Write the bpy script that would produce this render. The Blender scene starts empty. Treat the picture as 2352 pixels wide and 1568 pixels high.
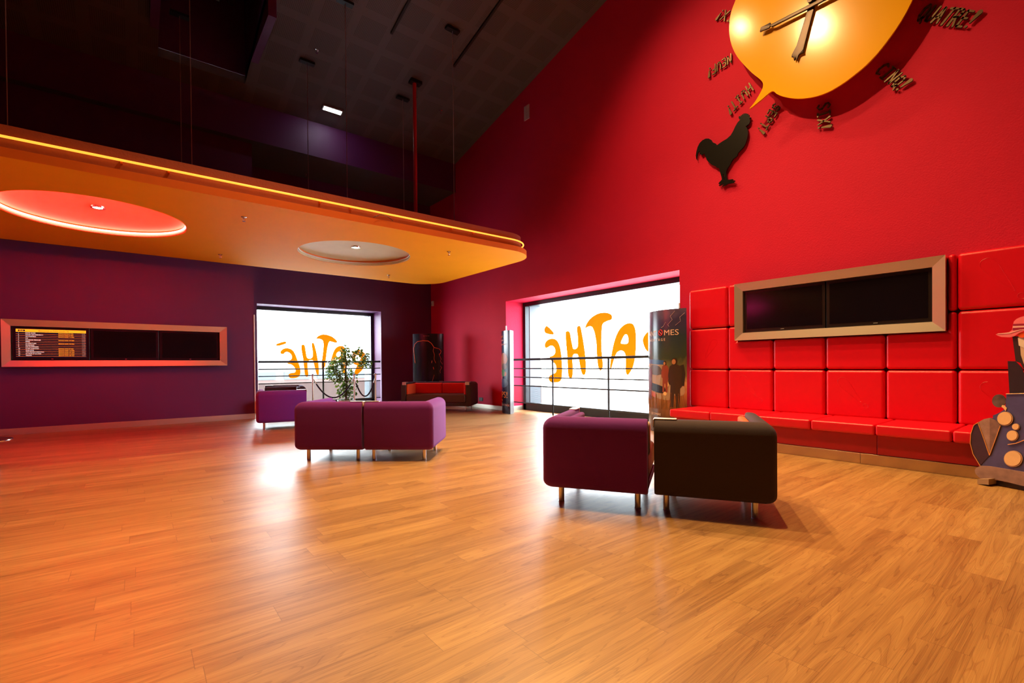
import bpy, bmesh, math, random
from mathutils import Vector, Matrix
S = bpy.context.scene
C = S.collection
PI = math.pi
R = math.radians

# ------------------------------------------------------------ camera
EYE = 1.05; FPX = 1087.0; CX, CY = 1175.0, 847.0
YAW, PITCH, ROLL = R(38.38), R(-.46), R(-.487)
fw = Vector((math.sin(YAW)*math.cos(PITCH), math.cos(YAW)*math.cos(PITCH), math.sin(PITCH)))
rt0 = Vector((math.cos(YAW), -math.sin(YAW), 0)); up0 = rt0.cross(fw)
rt = rt0*math.cos(ROLL) + up0*math.sin(ROLL); upv = -rt0*math.sin(ROLL) + up0*math.cos(ROLL)
cd = bpy.data.cameras.new('camera'); cam = bpy.data.objects.new('camera', cd); C.objects.link(cam)
cam.matrix_world = Matrix(((rt.x, upv.x, -fw.x, 0), (rt.y, upv.y, -fw.y, 0), (rt.z, upv.z, -fw.z, EYE), (0, 0, 0, 1)))
cd.sensor_width = 36; cd.sensor_fit = 'HORIZONTAL'; cd.lens = FPX/2352*36
cd.shift_x = (1176-CX)/2352; cd.shift_y = (CY-784)/2352
cd.clip_start = .02; cd.clip_end = 300
S.camera = cam
# ------------------------------------------------------------ view, world, lights
S.view_settings.view_transform = 'Standard'; S.view_settings.look = 'None'
S.view_settings.gamma = 1; S.view_settings.use_curve_mapping = False
S.view_settings.exposure = 0.0
S.cycles.max_bounces = 8; S.cycles.diffuse_bounces = 5; S.cycles.glossy_bounces = 4
S.cycles.transparent_max_bounces = 12; S.cycles.sample_clamp_indirect = 6
S.cycles.caustics_reflective = False; S.cycles.caustics_refractive = False
W = bpy.data.worlds.new('overcast_sky'); S.world = W; W.use_nodes = True
bg = W.node_tree.nodes['Background']; bg.inputs[0].default_value = (.88, .94, 1, 1); bg.inputs[1].default_value = 24.0
WARM = (1, .60, .24)

def spot(x, y, z, tx, ty, tz, watts, col=WARM, size=100, blend=.95, rad=.035):
    l = bpy.data.lights.new('spot_beam', 'SPOT'); l.energy = watts; l.color = col
    l.spot_size = R(size); l.spot_blend = blend; l.shadow_soft_size = rad
    o = bpy.data.objects.new('spot_beam', l); C.objects.link(o); o.location = (x, y, z)
    o.rotation_euler = (Vector((tx, ty, tz)) - Vector((x, y, z))).to_track_quat('-Z', 'Y').to_euler()
    return o
# track lamps: position, aim, watts, cone
LAMPS = [((4.98, 6.03), (3.1, 2.2, 0), 1250, 84), ((4.98, 4.5), (3.3, 1.5, 0), 1150, 84),
         ((3.63, 4.4), (6.6, 3.1, 3.2), 170, 88), ((3.63, 2.3), (2.3, 1.6, 0), 1350, 110),
         ((2.2, 3.6), (6.5, 2.7, 3.0), 950, 84), ((2.2, 5.0), (.7, 2.7, 0), 1250, 104)]
def ceil_z(y): return 6.33 + .229*(10.86 - max(y, 1.0))
for (lx, ly), t, w, sz in LAMPS:
    spot(lx, ly, ceil_z(ly)-.30, *t, w, size=sz, rad=.06 if w == 950 else .03)
for nm, loc, rot, sx, sy in (('w1', (3.655, 12.55, 1.32), (R(-90), 0, 0), 2.9, 2.3), ('w2', (7.1, 6.375, 1.32), (R(-90), 0, R(-90)), 4.3, 2.3)):
    l = bpy.data.lights.new('window_portal', 'AREA'); l.shape = 'RECTANGLE'; l.size = sx; l.size_y = sy
    l.cycles.is_portal = True
    o = bpy.data.objects.new('window_portal', l); C.objects.link(o); o.location = loc
    d = Vector((0, -1, 0)) if nm == 'w1' else Vector((-1, 0, 0))
    o.rotation_euler = d.to_track_quat('-Z', 'Y').to_euler()

# ------------------------------------------------------------ photo helpers: a pixel's ray cut with a real plane
def ray(u, v): return rt*((u-CX)/FPX) + upv*(-(v-CY)/FPX) + fw
def px(u, v, X): d = ray(u, v); return Vector((0, 0, EYE)) + d*(X/d.x)
def py(u, v, Y): d = ray(u, v); return Vector((0, 0, EYE)) + d*(Y/d.y)

# ------------------------------------------------------------ tagging
def tag(o, label=None, cat=None, group=None, kind=None):
    if label: o['label'] = label
    if cat: o['category'] = cat
    if group: o['group'] = group
    if kind: o['kind'] = kind
    return o
def empty(name, loc=(0, 0, 0), rz=0, label=None, cat=None, group=None):
    o = bpy.data.objects.new(name, None); C.objects.link(o); o.location = loc; o.rotation_euler = (0, 0, rz)
    o.empty_display_size = .1
    return tag(o, label, cat, group)
def link(name, bm, m, parent=None, smooth=False, bevel=0, seg=3, loc=None, ang=40):
    bmesh.ops.recalc_face_normals(bm, faces=bm.faces)
    me = bpy.data.meshes.new(name); bm.to_mesh(me); bm.free()
    for mm in (m if isinstance(m, (list, tuple)) else [m]): me.materials.append(mm)
    if smooth or bevel:
        me.polygons.foreach_set('use_smooth', [True]*len(me.polygons))
    o = bpy.data.objects.new(name, me); C.objects.link(o)
    if bevel:
        b = o.modifiers.new('bevel', 'BEVEL'); b.width = bevel; b.segments = seg; b.limit_method = 'ANGLE'; b.angle_limit = R(35)
        n = o.modifiers.new('wn', 'WEIGHTED_NORMAL'); n.keep_sharp = True
    elif smooth:
        bm2 = bmesh.new(); bm2.from_mesh(me)
        for e in bm2.edges:
            if len(e.link_faces) == 2 and e.calc_face_angle(0) > R(ang): e.smooth = False
        bm2.to_mesh(me); bm2.free()
    if parent: o.parent = parent
    if loc: o.location = loc
    return o
def structure(name, bm, m, **k):
    return tag(link(name, bm, m, **k), kind='structure')
def copy_tree(o, parent=None):
    c = o.copy(); C.objects.link(c); c.parent = parent
    for ch in list(o.children): copy_tree(ch, c)
    return c

# ------------------------------------------------------------ mesh helpers
def BM(): return bmesh.new()
def box(bm, x0, x1, y0, y1, z0, z1):
    v = [bm.verts.new(p) for p in ((x0, y0, z0), (x1, y0, z0), (x1, y1, z0), (x0, y1, z0), (x0, y0, z1), (x1, y0, z1), (x1, y1, z1), (x0, y1, z1))]
    for f in ((0, 3, 2, 1), (4, 5, 6, 7), (0, 1, 5, 4), (1, 2, 6, 5), (2, 3, 7, 6), (3, 0, 4, 7)): bm.faces.new([v[i] for i in f])
    return bm
def tube(bm, pts, r, seg=12, closed=False, cap=True):
    pts = [Vector(p) for p in pts]; n = len(pts); rs = r if isinstance(r, (list, tuple)) else [r]*n
    rings = []; prev = None
    for i, p in enumerate(pts):
        a = pts[(i-1) % n] if (closed or i > 0) else p; b = pts[(i+1) % n] if (closed or i < n-1) else p
        t = (b-a).normalized()
        if prev is None:
            ref = Vector((0, 0, 1)) if abs(t.z) < .9 else Vector((1, 0, 0)); s = t.cross(ref).normalized()
        else:
            s = (prev - t*prev.dot(t)).normalized()
        prev = s; u = s.cross(t)
        rings.append([bm.verts.new(p + (s*math.cos(2*PI*k/seg) + u*math.sin(2*PI*k/seg))*rs[i]) for k in range(seg)])
    m = n if closed else n-1
    for i in range(m):
        A, B = rings[i], rings[(i+1) % n]
        for k in range(seg): bm.faces.new((A[k], A[(k+1) % seg], B[(k+1) % seg], B[k]))
    if cap and not closed:
        bm.faces.new(rings[0][::-1]); bm.faces.new(rings[-1])
    return bm
def lathe(bm, prof, seg=32, c=(0, 0, 0)):
    rings = []
    for r, z in prof:
        if r < 1e-6: rings.append([bm.verts.new((c[0], c[1], c[2]+z))])
        else: rings.append([bm.verts.new((c[0]+r*math.cos(2*PI*k/seg), c[1]+r*math.sin(2*PI*k/seg), c[2]+z)) for k in range(seg)])
    for A, B in zip(rings, rings[1:]):
        for k in range(seg):
            q = [A[k % len(A)], A[(k+1) % len(A)], B[(k+1) % len(B)], B[k % len(B)]]
            q = [v for i, v in enumerate(q) if v not in q[:i]]
            if len(q) > 2: bm.faces.new(q)
    return bm
def smooth_loop(P, k=4):
    n = len(P); out = []
    for i in range(n):
        a, b, c, d = (Vector(P[(i+j) % n]) for j in (-1, 0, 1, 2))
        for s in range(k):
            t = s/k
            out.append(.5*((2*b) + (c-a)*t + (2*a-5*b+4*c-d)*t*t + (3*b-a-3*c+d)*t**3))
    return out
def area2(P): return sum(P[i][0]*P[(i+1) % len(P)][1]-P[(i+1) % len(P)][0]*P[i][1] for i in range(len(P)))/2
def slab(bm, loops, place, t0, t1, mats=None):
    """extrude a flat outline (first loop) with holes (others); place(a, b, t) gives the 3-D point"""
    loops = [list(l) for l in loops]
    tops = []
    for t in (t0, t1):
        vs = [[bm.verts.new(place(p[0], p[1], t)) for p in l] for l in loops]
        es = []
        for l in vs:
            for i in range(len(l)): es.append(bm.edges.new((l[i], l[(i+1) % len(l)])))
        if len(loops) == 1 and len(vs[0]) <= 8: bm.faces.new(vs[0])
        else: bmesh.ops.triangle_fill(bm, edges=es, use_beauty=True, use_dissolve=False)
        tops.append(vs)
    for A, B in zip(*tops):
        for i in range(len(A)):
            j = (i+1) % len(A); bm.faces.new((A[i], A[j], B[j], B[i]))
    return bm
def slab2(bm, P, place, t0, t1): return slab(bm, [P], place, t0, t1)
XY = lambda a, b, t: (a, b, t)
XZ = lambda a, b, t: (a, t, b)
YZ = lambda a, b, t: (t, a, b)

# ------------------------------------------------------------ materials
MATS = {}
def mat(name, col, rough=.5, metal=0, emit=None, es=0, bump=None, spec=.5, vary=0, vscale=8, sheen=0, coat=0, aniso=0):
    if name in MATS: return MATS[name]
    m = bpy.data.materials.new(name); m.use_nodes = True; nt = m.node_tree; N = nt.nodes; L = nt.links
    p = N['Principled BSDF']; p.inputs['Base Color'].default_value = (*col, 1); p.inputs['Roughness'].default_value = rough
    p.inputs['Metallic'].default_value = metal; p.inputs['Specular IOR Level'].default_value = spec
    p.inputs['Sheen Tint'].default_value = (.75, .45, 1, 1)
    p.inputs['Sheen Weight'].default_value = sheen; p.inputs['Coat Weight'].default_value = coat
    if aniso: p.inputs['Anisotropic'].default_value = aniso
    if emit: p.inputs['Emission Color'].default_value = (*emit, 1); p.inputs['Emission Strength'].default_value = es
    if bump or vary:
        tc = N.new('ShaderNodeTexCoord')
    if vary:
        n = N.new('ShaderNodeTexNoise'); n.inputs['Scale'].default_value = vscale; n.inputs['Detail'].default_value = 4
        L.new(tc.outputs['Object'], n.inputs['Vector'])
        r = N.new('ShaderNodeMapRange'); r.inputs[3].default_value = 1-vary; r.inputs[4].default_value = 1+vary
        L.new(n.outputs['Fac'], r.inputs[0])
        x = N.new('ShaderNodeVectorMath'); x.operation = 'SCALE'; x.inputs[0].default_value = col
        L.new(r.outputs[0], x.inputs['Scale']); L.new(x.outputs[0], p.inputs['Base Color'])
    if bump:
        n = N.new('ShaderNodeTexNoise'); n.inputs['Scale'].default_value = bump[0]; n.inputs['Detail'].default_value = 3
        L.new(tc.outputs['Object'], n.inputs['Vector'])
        b = N.new('ShaderNodeBump'); b.inputs['Strength'].default_value = bump[1]; b.inputs['Distance'].default_value = .01
        L.new(n.outputs['Fac'], b.inputs['Height']); L.new(b.outputs[0], p.inputs['Normal'])
    MATS[name] = m
    return m
def math_node(nt, op, a, b=None, c=None):
    n = nt.nodes.new('ShaderNodeMath'); n.operation = op
    for i, v in enumerate((a, b, c)):
        if v is None: continue
        if isinstance(v, (int, float)): n.inputs[i].default_value = v
        else: nt.links.new(v, n.inputs[i])
    return n.outputs[0]

PURPLE = mat('purple_wall_paint', (.102, .012, .090), .55, bump=(90, .15), vary=.08, vscale=3)
RED = mat('red_wall_paint', (.64, .007, .052), .7, spec=.25, bump=(70, .25), vary=.06, vscale=2.5)
STEEL = mat('brushed_steel', (.86, .77, .64), .36, .86, bump=(160, .05))
KICK = mat('bench_kick_steel', (.60, .46, .34), .27, 1, bump=(140, .05))
CHROME = mat('chrome', (.8, .8, .8), .16, 1)
LEGM = mat('satin_steel_leg', (.72, .7, .72), .25, 1)
BLACKM = mat('black_metal', (.012, .012, .014), .4, .3)
FRAME = mat('dark_window_frame', (.02, .022, .028), .4, .2)
RAIL = mat('dark_railing_metal', (.022, .026, .03), .5, .0, spec=.3)
BLACKP = mat('black_plastic', (.012, .01, .011), .35)
SCREEN = mat('screen_glass', (.006, .004, .006), .12)
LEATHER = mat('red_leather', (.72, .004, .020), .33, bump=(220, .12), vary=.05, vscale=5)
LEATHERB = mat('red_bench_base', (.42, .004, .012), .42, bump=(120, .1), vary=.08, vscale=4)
FPURPLE = mat('purple_felt', (.165, .007, .25), .9, bump=(500, .35), sheen=.35, vary=.04, vscale=30)
FDARK = mat('charcoal_felt', (.050, .034, .037), .9, bump=(500, .35), sheen=.15, vary=.06, vscale=30)
FRED = mat('red_felt', (.72, .012, .012), .85, bump=(400, .3))
FORANGE = mat('orange_felt', (.85, .13, .03), .85, bump=(400, .3))
FCREAM = mat('cream_felt', (.6, .5, .38), .85, bump=(400, .3))
BROWNL = mat('brown_leather', (.08, .035, .03), .45, bump=(200, .1))
ORANGEP = mat('orange_paint', (.92, .37, .008), .6, spec=.1, bump=(60, .08), vary=.04, vscale=2)
DEEPOR = mat('deep_orange_paint', (.85, .17, .01), .5, vary=.06, vscale=6)
TERRA = mat('terracotta_paint', (.36, .07, .035), .6, bump=(50, .25), vary=.12, vscale=7)
CREAM = mat('cream_plaster', (.72, .68, .44), .55, bump=(12, .3), vary=.08, vscale=6)
WHITEP = mat('white_plastic', (.75, .73, .7), .4)
CONC = mat('blue_grey_cladding', (.12, .15, .17), .6, vary=.1, vscale=3)
CEILD = mat('dark_ceiling_plain', (.05, .04, .045), .7)
NEON_O = mat('amber_neon', (1, .5, .1), .4, emit=(1, .42, .04), es=1.5)
NEON_R = mat('red_neon', (1, .5, .4), .4, emit=(1, .012, .010), es=235)
NEON_ADDED = mat('added_magenta_neon', (1, .3, .8), .4, emit=(1, .03, .3), es=40)  # for an added ring out of view, tints the left side magenta
TUBE_OFF = mat('unlit_neon_tube', (.75, .72, .7), .2)
BULB = mat('lamp_glow', (1, .9, .7), .4, emit=(1, .72, .42), es=40)
LED = mat('white_led', (1, 1, 1), .4, emit=(.85, 1, .9), es=14)

# floor: laminate boards running along X
def floor_mat():
    m = bpy.data.materials.new('wood_laminate'); m.use_nodes = True; nt = m.node_tree; N = nt.nodes; L = nt.links
    p = N['Principled BSDF']; tc = N.new('ShaderNodeTexCoord'); sp = N.new('ShaderNodeSeparateXYZ'); L.new(tc.outputs['Object'], sp.inputs[0])
    X, Y = sp.outputs[0], sp.outputs[1]; WD, LN = .152, .915
    row = math_node(nt, 'FLOOR', math_node(nt, 'DIVIDE', Y, WD))
    wn = N.new('ShaderNodeTexWhiteNoise'); wn.noise_dimensions = '1D'; L.new(row, wn.inputs['W'])
    xs = math_node(nt, 'ADD', math_node(nt, 'DIVIDE', X, LN), math_node(nt, 'MULTIPLY', wn.outputs['Value'], 7.31))
    col = math_node(nt, 'FLOOR', xs)
    cb = N.new('ShaderNodeCombineXYZ'); L.new(row, cb.inputs[0]); L.new(col, cb.inputs[1])
    w2 = N.new('ShaderNodeTexWhiteNoise'); w2.noise_dimensions = '2D'; L.new(cb.outputs[0], w2.inputs['Vector'])
    w3 = N.new('ShaderNodeTexWhiteNoise'); w3.noise_dimensions = '3D'
    cb3 = N.new('ShaderNodeCombineXYZ'); L.new(row, cb3.inputs[0]); L.new(col, cb3.inputs[1]); cb3.inputs[2].default_value = 3.3; L.new(cb3.outputs[0], w3.inputs['Vector'])
    fx = math_node(nt, 'FRACT', xs); fy = math_node(nt, 'FRACT', math_node(nt, 'DIVIDE', Y, WD))
    ex = math_node(nt, 'MULTIPLY', math_node(nt, 'MINIMUM', fx, math_node(nt, 'SUBTRACT', 1, fx)), LN)
    ey = math_node(nt, 'MULTIPLY', math_node(nt, 'MINIMUM', fy, math_node(nt, 'SUBTRACT', 1, fy)), WD)
    gx = math_node(nt, 'LESS_THAN', ex, .0012); gy = math_node(nt, 'LESS_THAN', ey, .0007)
    gap = math_node(nt, 'MAXIMUM', gx, gy)
    # grain, shifted per board
    gv = N.new('ShaderNodeCombineXYZ')
    L.new(math_node(nt, 'ADD', math_node(nt, 'MULTIPLY', X, .55), math_node(nt, 'MULTIPLY', w2.outputs['Value'], 37)), gv.inputs[0])
    L.new(math_node(nt, 'ADD', math_node(nt, 'MULTIPLY', Y, 8.0), math_node(nt, 'MULTIPLY', w3.outputs['Value'], 53)), gv.inputs[1])
    n1 = N.new('ShaderNodeTexNoise'); n1.inputs['Scale'].default_value = 1.6; n1.inputs['Detail'].default_value = 2; n1.inputs['Distortion'].default_value = .8
    L.new(gv.outputs[0], n1.inputs['Vector'])
    rings = math_node(nt, 'FRACT', math_node(nt, 'MULTIPLY', n1.outputs['Fac'], 11))
    rings = math_node(nt, 'PINGPONG', math_node(nt, 'MULTIPLY', n1.outputs['Fac'], 9), 1.0)
    gv2 = N.new('ShaderNodeMapping'); gv2.inputs['Scale'].default_value = (.9, 17, 1); L.new(gv.outputs[0], gv2.inputs[0])
    n2 = N.new('ShaderNodeTexNoise'); n2.inputs['Scale'].default_value = 4; n2.inputs['Detail'].default_value = 5; n2.inputs['Roughness'].default_value = .65
    L.new(gv2.outputs[0], n2.inputs['Vector'])
    n4 = N.new('ShaderNodeTexNoise'); n4.inputs['Scale'].default_value = .9; n4.inputs['Detail'].default_value = 2; L.new(gv.outputs[0], n4.inputs['Vector'])
    f = math_node(nt, 'ADD', math_node(nt, 'MULTIPLY', rings, .15), math_node(nt, 'MULTIPLY', math_node(nt, 'ADD', n2.outputs['Fac'], -.16), .78))
    f = math_node(nt, 'ADD', f, math_node(nt, 'MULTIPLY', n4.outputs['Fac'], .35))
    f = math_node(nt, 'ADD', f, math_node(nt, 'MULTIPLY', math_node(nt, 'SUBTRACT', w3.outputs['Value'], .5), .15))
    ln = math_node(nt, 'LESS_THAN', math_node(nt, 'ABSOLUTE', math_node(nt, 'SUBTRACT', math_node(nt, 'FRACT', math_node(nt, 'MULTIPLY', n1.outputs['Fac'], 13)), .5)), .07)
    f = math_node(nt, 'SUBTRACT', f, math_node(nt, 'MULTIPLY', ln, .10))
    cr = N.new('ShaderNodeValToRGB'); e = cr.color_ramp.elements
    e[0].position = .28; e[0].color = (.225, .10, .028, 1); e[1].position = .80; e[1].color = (.58, .35, .125, 1)
    k = cr.color_ramp.elements.new(.54); k.color = (.42, .225, .072, 1)
    L.new(f, cr.inputs[0])
    mx = N.new('ShaderNodeMix'); mx.data_type = 'RGBA'; L.new(math_node(nt, 'MAXIMUM', math_node(nt, 'MULTIPLY', gx, .5), math_node(nt, 'MULTIPLY', gy, .3)), mx.inputs[0]); L.new(cr.outputs[0], mx.inputs[6]); mx.inputs[7].default_value = (.09, .04, .02, 1)
    L.new(mx.outputs[2], p.inputs['Base Color'])
    n3 = N.new('ShaderNodeTexNoise'); n3.inputs['Scale'].default_value = 1.3; n3.inputs['Detail'].default_value = 3; L.new(tc.outputs['Object'], n3.inputs['Vector'])
    mr = N.new('ShaderNodeMapRange'); mr.inputs[3].default_value = .28; mr.inputs[4].default_value = .50; p.inputs['Specular IOR Level'].default_value = .95; L.new(n3.outputs['Fac'], mr.inputs[0]); L.new(mr.outputs[0], p.inputs['Roughness'])
    b = N.new('ShaderNodeBump'); b.inputs['Strength'].default_value = .12; b.inputs['Distance'].default_value = .002
    L.new(math_node(nt, 'SUBTRACT', math_node(nt, 'MULTIPLY', n2.outputs['Fac'], .6), gap), b.inputs['Height']); L.new(b.outputs[0], p.inputs['Normal'])
    return m
def ceil_mat():
    m = bpy.data.materials.new('perforated_ceiling'); m.use_nodes = True; nt = m.node_tree; N = nt.nodes; L = nt.links
    p = N['Principled BSDF']; p.inputs['Roughness'].default_value = .75
    tc = N.new('ShaderNodeTexCoord'); sp = N.new('ShaderNodeSeparateXYZ'); L.new(tc.outputs['Object'], sp.inputs[0])
    def cell(c, s, w):
        fr = math_node(nt, 'FRACT', math_node(nt, 'DIVIDE', c, s)); return math_node(nt, 'LESS_THAN', math_node(nt, 'ABSOLUTE', math_node(nt, 'SUBTRACT', fr, .5)), w/2)
    big = math_node(nt, 'MULTIPLY', cell(sp.outputs[0], .6, .76), cell(sp.outputs[1], .6, .76))
    hole = math_node(nt, 'MULTIPLY', cell(sp.outputs[0], .026, .5), cell(sp.outputs[1], .026, .5))
    f = math_node(nt, 'MULTIPLY', big, hole)
    mx = N.new('ShaderNodeMix'); mx.data_type = 'RGBA'; L.new(f, mx.inputs[0]); mx.inputs[6].default_value = (.10, .08, .082, 1); mx.inputs[7].default_value = (.03, .022, .024, 1)
    L.new(mx.outputs[2], p.inputs['Base Color'])
    return m
def glass_mat():
    m = bpy.data.materials.new('window_glass'); m.use_nodes = True; nt = m.node_tree; N = nt.nodes; L = nt.links
    N.remove(N['Principled BSDF']); o = N['Material Output']
    t = N.new('ShaderNodeBsdfTransparent'); t.inputs[0].default_value = (.95, .98, .98, 1); g = N.new('ShaderNodeBsdfGlossy'); g.inputs['Roughness'].default_value = .02
    lw = N.new('ShaderNodeLayerWeight'); lw.inputs[0].default_value = .5; mx = N.new('ShaderNodeMixShader')
    L.new(math_node(nt, 'ADD', math_node(nt, 'MULTIPLY', math_node(nt, 'POWER', lw.outputs['Facing'], 5), .6), .03), mx.inputs[0]); L.new(t.outputs[0], mx.inputs[1]); L.new(g.outputs[0], mx.inputs[2]); L.new(mx.outputs[0], o.inputs[0])
    return m
def mesh_mat():
    m = bpy.data.materials.new('fine_wire_mesh'); m.use_nodes = True; nt = m.node_tree; N = nt.nodes; L = nt.links
    p = N['Principled BSDF']; p.inputs['Base Color'].default_value = (.12, .14, .15, 1); p.inputs['Metallic'].default_value = .5; p.inputs['Roughness'].default_value = .4
    tc = N.new('ShaderNodeTexCoord'); sp = N.new('ShaderNodeSeparateXYZ'); L.new(tc.outputs['Object'], sp.inputs[0])
    a = math_node(nt, 'ADD', sp.outputs[0], sp.outputs[1])
    h = math_node(nt, 'LESS_THAN', math_node(nt, 'FRACT', math_node(nt, 'DIVIDE', a, .012)), .2)
    v = math_node(nt, 'LESS_THAN', math_node(nt, 'FRACT', math_node(nt, 'DIVIDE', sp.outputs[2], .012)), .2)
    L.new(math_node(nt, 'MAXIMUM', h, v), p.inputs['Alpha'])
    return m
FLOORM = floor_mat(); CEILM = ceil_mat(); GLASS = glass_mat(); MESHM = mesh_mat()
VINYL = mat('orange_window_vinyl', (.85, .25, .005), .5, emit=None)
nt = VINYL.node_tree; tr = nt.nodes.new('ShaderNodeBsdfTranslucent'); tr.inputs[0].default_value = (.42, .205, .0, 1)
ad = nt.nodes.new('ShaderNodeMixShader'); ad.inputs[0].default_value = .8
nt.links.new(nt.nodes['Principled BSDF'].outputs[0], ad.inputs[1]); nt.links.new(tr.outputs[0], ad.inputs[2]); nt.links.new(ad.outputs[0], nt.nodes['Material Output'].inputs[0])

# ============================================================ ROOM SHELL
XB = 6.65; YB = 12.1; YM = 10.9; XM = 1.9
XL, YF = -9.0, -5.0; TH = .55
bm = BM(); box(bm, XL-.2, 7.18, YF-.2, 12.62, -.25, 0)
structure('floor', bm, FLOORM)
# right wall, red, with window_2 opening (Y 4.16..8.59, to the floor)
bm = BM()
def wz(y): return ceil_z(y) + .02
for P in ([(YF, 0), (4.16, 0), (4.16, wz(4.16)), (1.0, wz(1)), (YF, wz(1))], [(4.16, 2.51), (8.59, 2.51), (8.59, wz(8.59)), (4.16, wz(4.16))], [(8.59, 0), (YB+TH, 0), (YB+TH, wz(YB+TH)), (8.59, wz(8.59))]):
    slab2(bm, P, YZ, XB, XB+TH)
structure('wall_right', bm, RED)
# back wall, purple, with window_1 opening (X 2.17..5.14)
bm = BM()
for P in ([(XM-.02, 0), (2.17, 0), (2.17, 5.62), (XM-.02, 5.62)], [(2.17, 2.51), (5.14, 2.51), (5.14, 5.62), (2.17, 5.62)], [(5.14, 0), (XB, 0), (XB, 5.62), (5.14, 5.62)]):
    slab2(bm, P, XZ, YB, YB+TH)
structure('wall_back', bm, PURPLE)
bm = BM(); box(bm, XL, XM, YM, YB+TH, 0, 5.62); structure('wall_left', bm, PURPLE)
# purple bulkhead hanging from the ceiling over the back wall
bm = BM(); slab2(bm, [(10.72, 5.62), (YB+TH, 5.62), (YB+TH, wz(YB+TH)), (10.72, wz(10.72))], YZ, XL, XB)
o = structure('trim_1', bm, [PURPLE, CEILD])
for f in o.data.polygons:
    if f.normal.z < -.9: f.material_index = 1
# walls the camera does not face
bm = BM(); box(bm, XL-.2, XL, YF-.2, YB+TH, 0, 9.5); structure('wall_far_left', bm, PURPLE)
bm = BM(); box(bm, XL, XB+TH, YF-.2, YF, 0, 9.5); structure('wall_front', bm, PURPLE)
# ceiling: sloped, with a square technical opening
bm = BM()
def csl(x0, x1, y0, y1):
    P = [(y0, ceil_z(y0)), (y1, ceil_z(y1)), (y1, ceil_z(y1)+.15), (y0, ceil_z(y0)+.15)]
    slab2(bm, P, YZ, x0, x1)
OX0, OX1, OY0, OY1 = .35, 1.69, 8.35, 10.26
csl(XL, OX0, 1.0, YB+TH); csl(OX1, XB+.001, 1.0, YB+TH); csl(OX0, OX1, 1.0, OY0); csl(OX0, OX1, OY1, YB+TH); csl(XL, XB+.001, YF, 1.0)
structure('ceiling', bm, CEILM)
# shaft walls and roof above the opening
bm = BM(); zt = 9.4
box(bm, OX0-.12, OX0, OY0-.12, OY1+.12, 6.6, zt); box(bm, OX1, OX1+.12, OY0-.12, OY1+.12, 6.6, zt)
box(bm, OX0, OX1, OY1, OY1+.12, 6.62, zt); box(bm, OX0, OX1, OY0-.12, OY0, 7.1, zt); box(bm, OX0-.12, OX1+.12, OY0-.12, OY1+.12, zt, zt+.1)
structure('trim_2', bm, PURPLE)
RUST = mat('dark_rusty_steel', (.10, .04, .025), .6, .3, vary=.3, vscale=10)
r_ = empty('ceiling_truss', ((OX0+OX1)/2, 9.3, 7.6), 0, 'rusty dark steel framing inside the square ceiling opening', 'framing')
for k, (x, y, w) in enumerate(((-.42, 0, .05), (.45, .2, .05))):
    bm = BM(); box(bm, x-w, x+w, y-.9, y-.9+.1, -.5, 1.2); box(bm, x-w, x+w, -.95, .95, .25, .33); link('beam', bm, RUST, r_)
bm = BM()
for z in (.45, .62): tube(bm, [(-.67, .3, z), (.67, .3, z)], .02, 8)
link('pipe', bm, RUST, r_, True)
bm = BM(); box(bm, -.10, .18, -.9, .3, -.2, .1); link('duct', bm, mat('grey_duct', (.12, .12, .13), .5), r_)

# baseboards
bm = BM(); box(bm, XL, XM, YM-.02, YM, 0, .105); structure('baseboard_left', bm, STEEL, bevel=.003, seg=1)
bm = BM(); box(bm, 5.14, XB, YB-.015, YB, 0, .1); structure('baseboard_back', bm, STEEL, bevel=.003, seg=1)
bm = BM(); box(bm, XB-.015, XB, 8.59, YB-.015, 0, .1); box(bm, XB, XB+.5, 8.575, 8.59, 0, .1); structure('baseboard_right', bm, STEEL, bevel=.003, seg=1)
for i, (x0, x1, y0, y1, z1) in enumerate(((XM-.012, XM+.012, YM-.012, YM+.012, 2.13), (XB-.012, XB+.015, 8.575, 8.60, 1.95), (XB-.012, XB+.015, 4.15, 4.175, 2.0))):
    bm = BM(); box(bm, x0, x1, y0, y1, .106, z1)
    o = link('corner_guard', bm, WHITEP, bevel=.004, seg=2)
    tag(o, ('pale corner strip on the maroon wall edge beside the first window', 'pale corner strip above the dark cartoon totem at the red reveal', 'pale corner strip on the right edge of the large red-wall window')[i], 'corner guard')

# windows
def window(name, frame_boxes, glass_box):
    r = tag(empty(name), kind='structure')
    bm = BM()
    for b in frame_boxes: box(bm, *b)
    tag(link('window_frame', bm, FRAME, r, bevel=.004, seg=1), kind='structure')
    bm = BM(); box(bm, *glass_box); tag(link('pane', bm, GLASS, r), kind='structure')
    return r
GX, GY = 7.22, 12.67
window('window_1', [(2.17, 5.14, GY-.06, GY+.06, 2.43, 2.55), (2.17, 2.25, GY-.06, GY+.06, 0, 2.43), (5.06, 5.16, GY-.06, GY+.06, 0, 2.43), (2.17, 5.14, GY-.06, GY+.06, -.02, .17)], (2.25, 5.06, GY-.006, GY, .17, 2.43))
window('window_2', [(GX-.06, GX+.06, 4.14, 8.61, 2.42, 2.55), (GX-.06, GX+.06, 8.51, 8.61, 0, 2.42), (GX-.06, GX+.06, 4.14, 4.22, 0, 2.42), (GX-.06, GX+.06, 4.14, 8.61, -.02, .17)], (GX-.006, GX, 4.22, 8.51, .17, 2.42))
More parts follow.
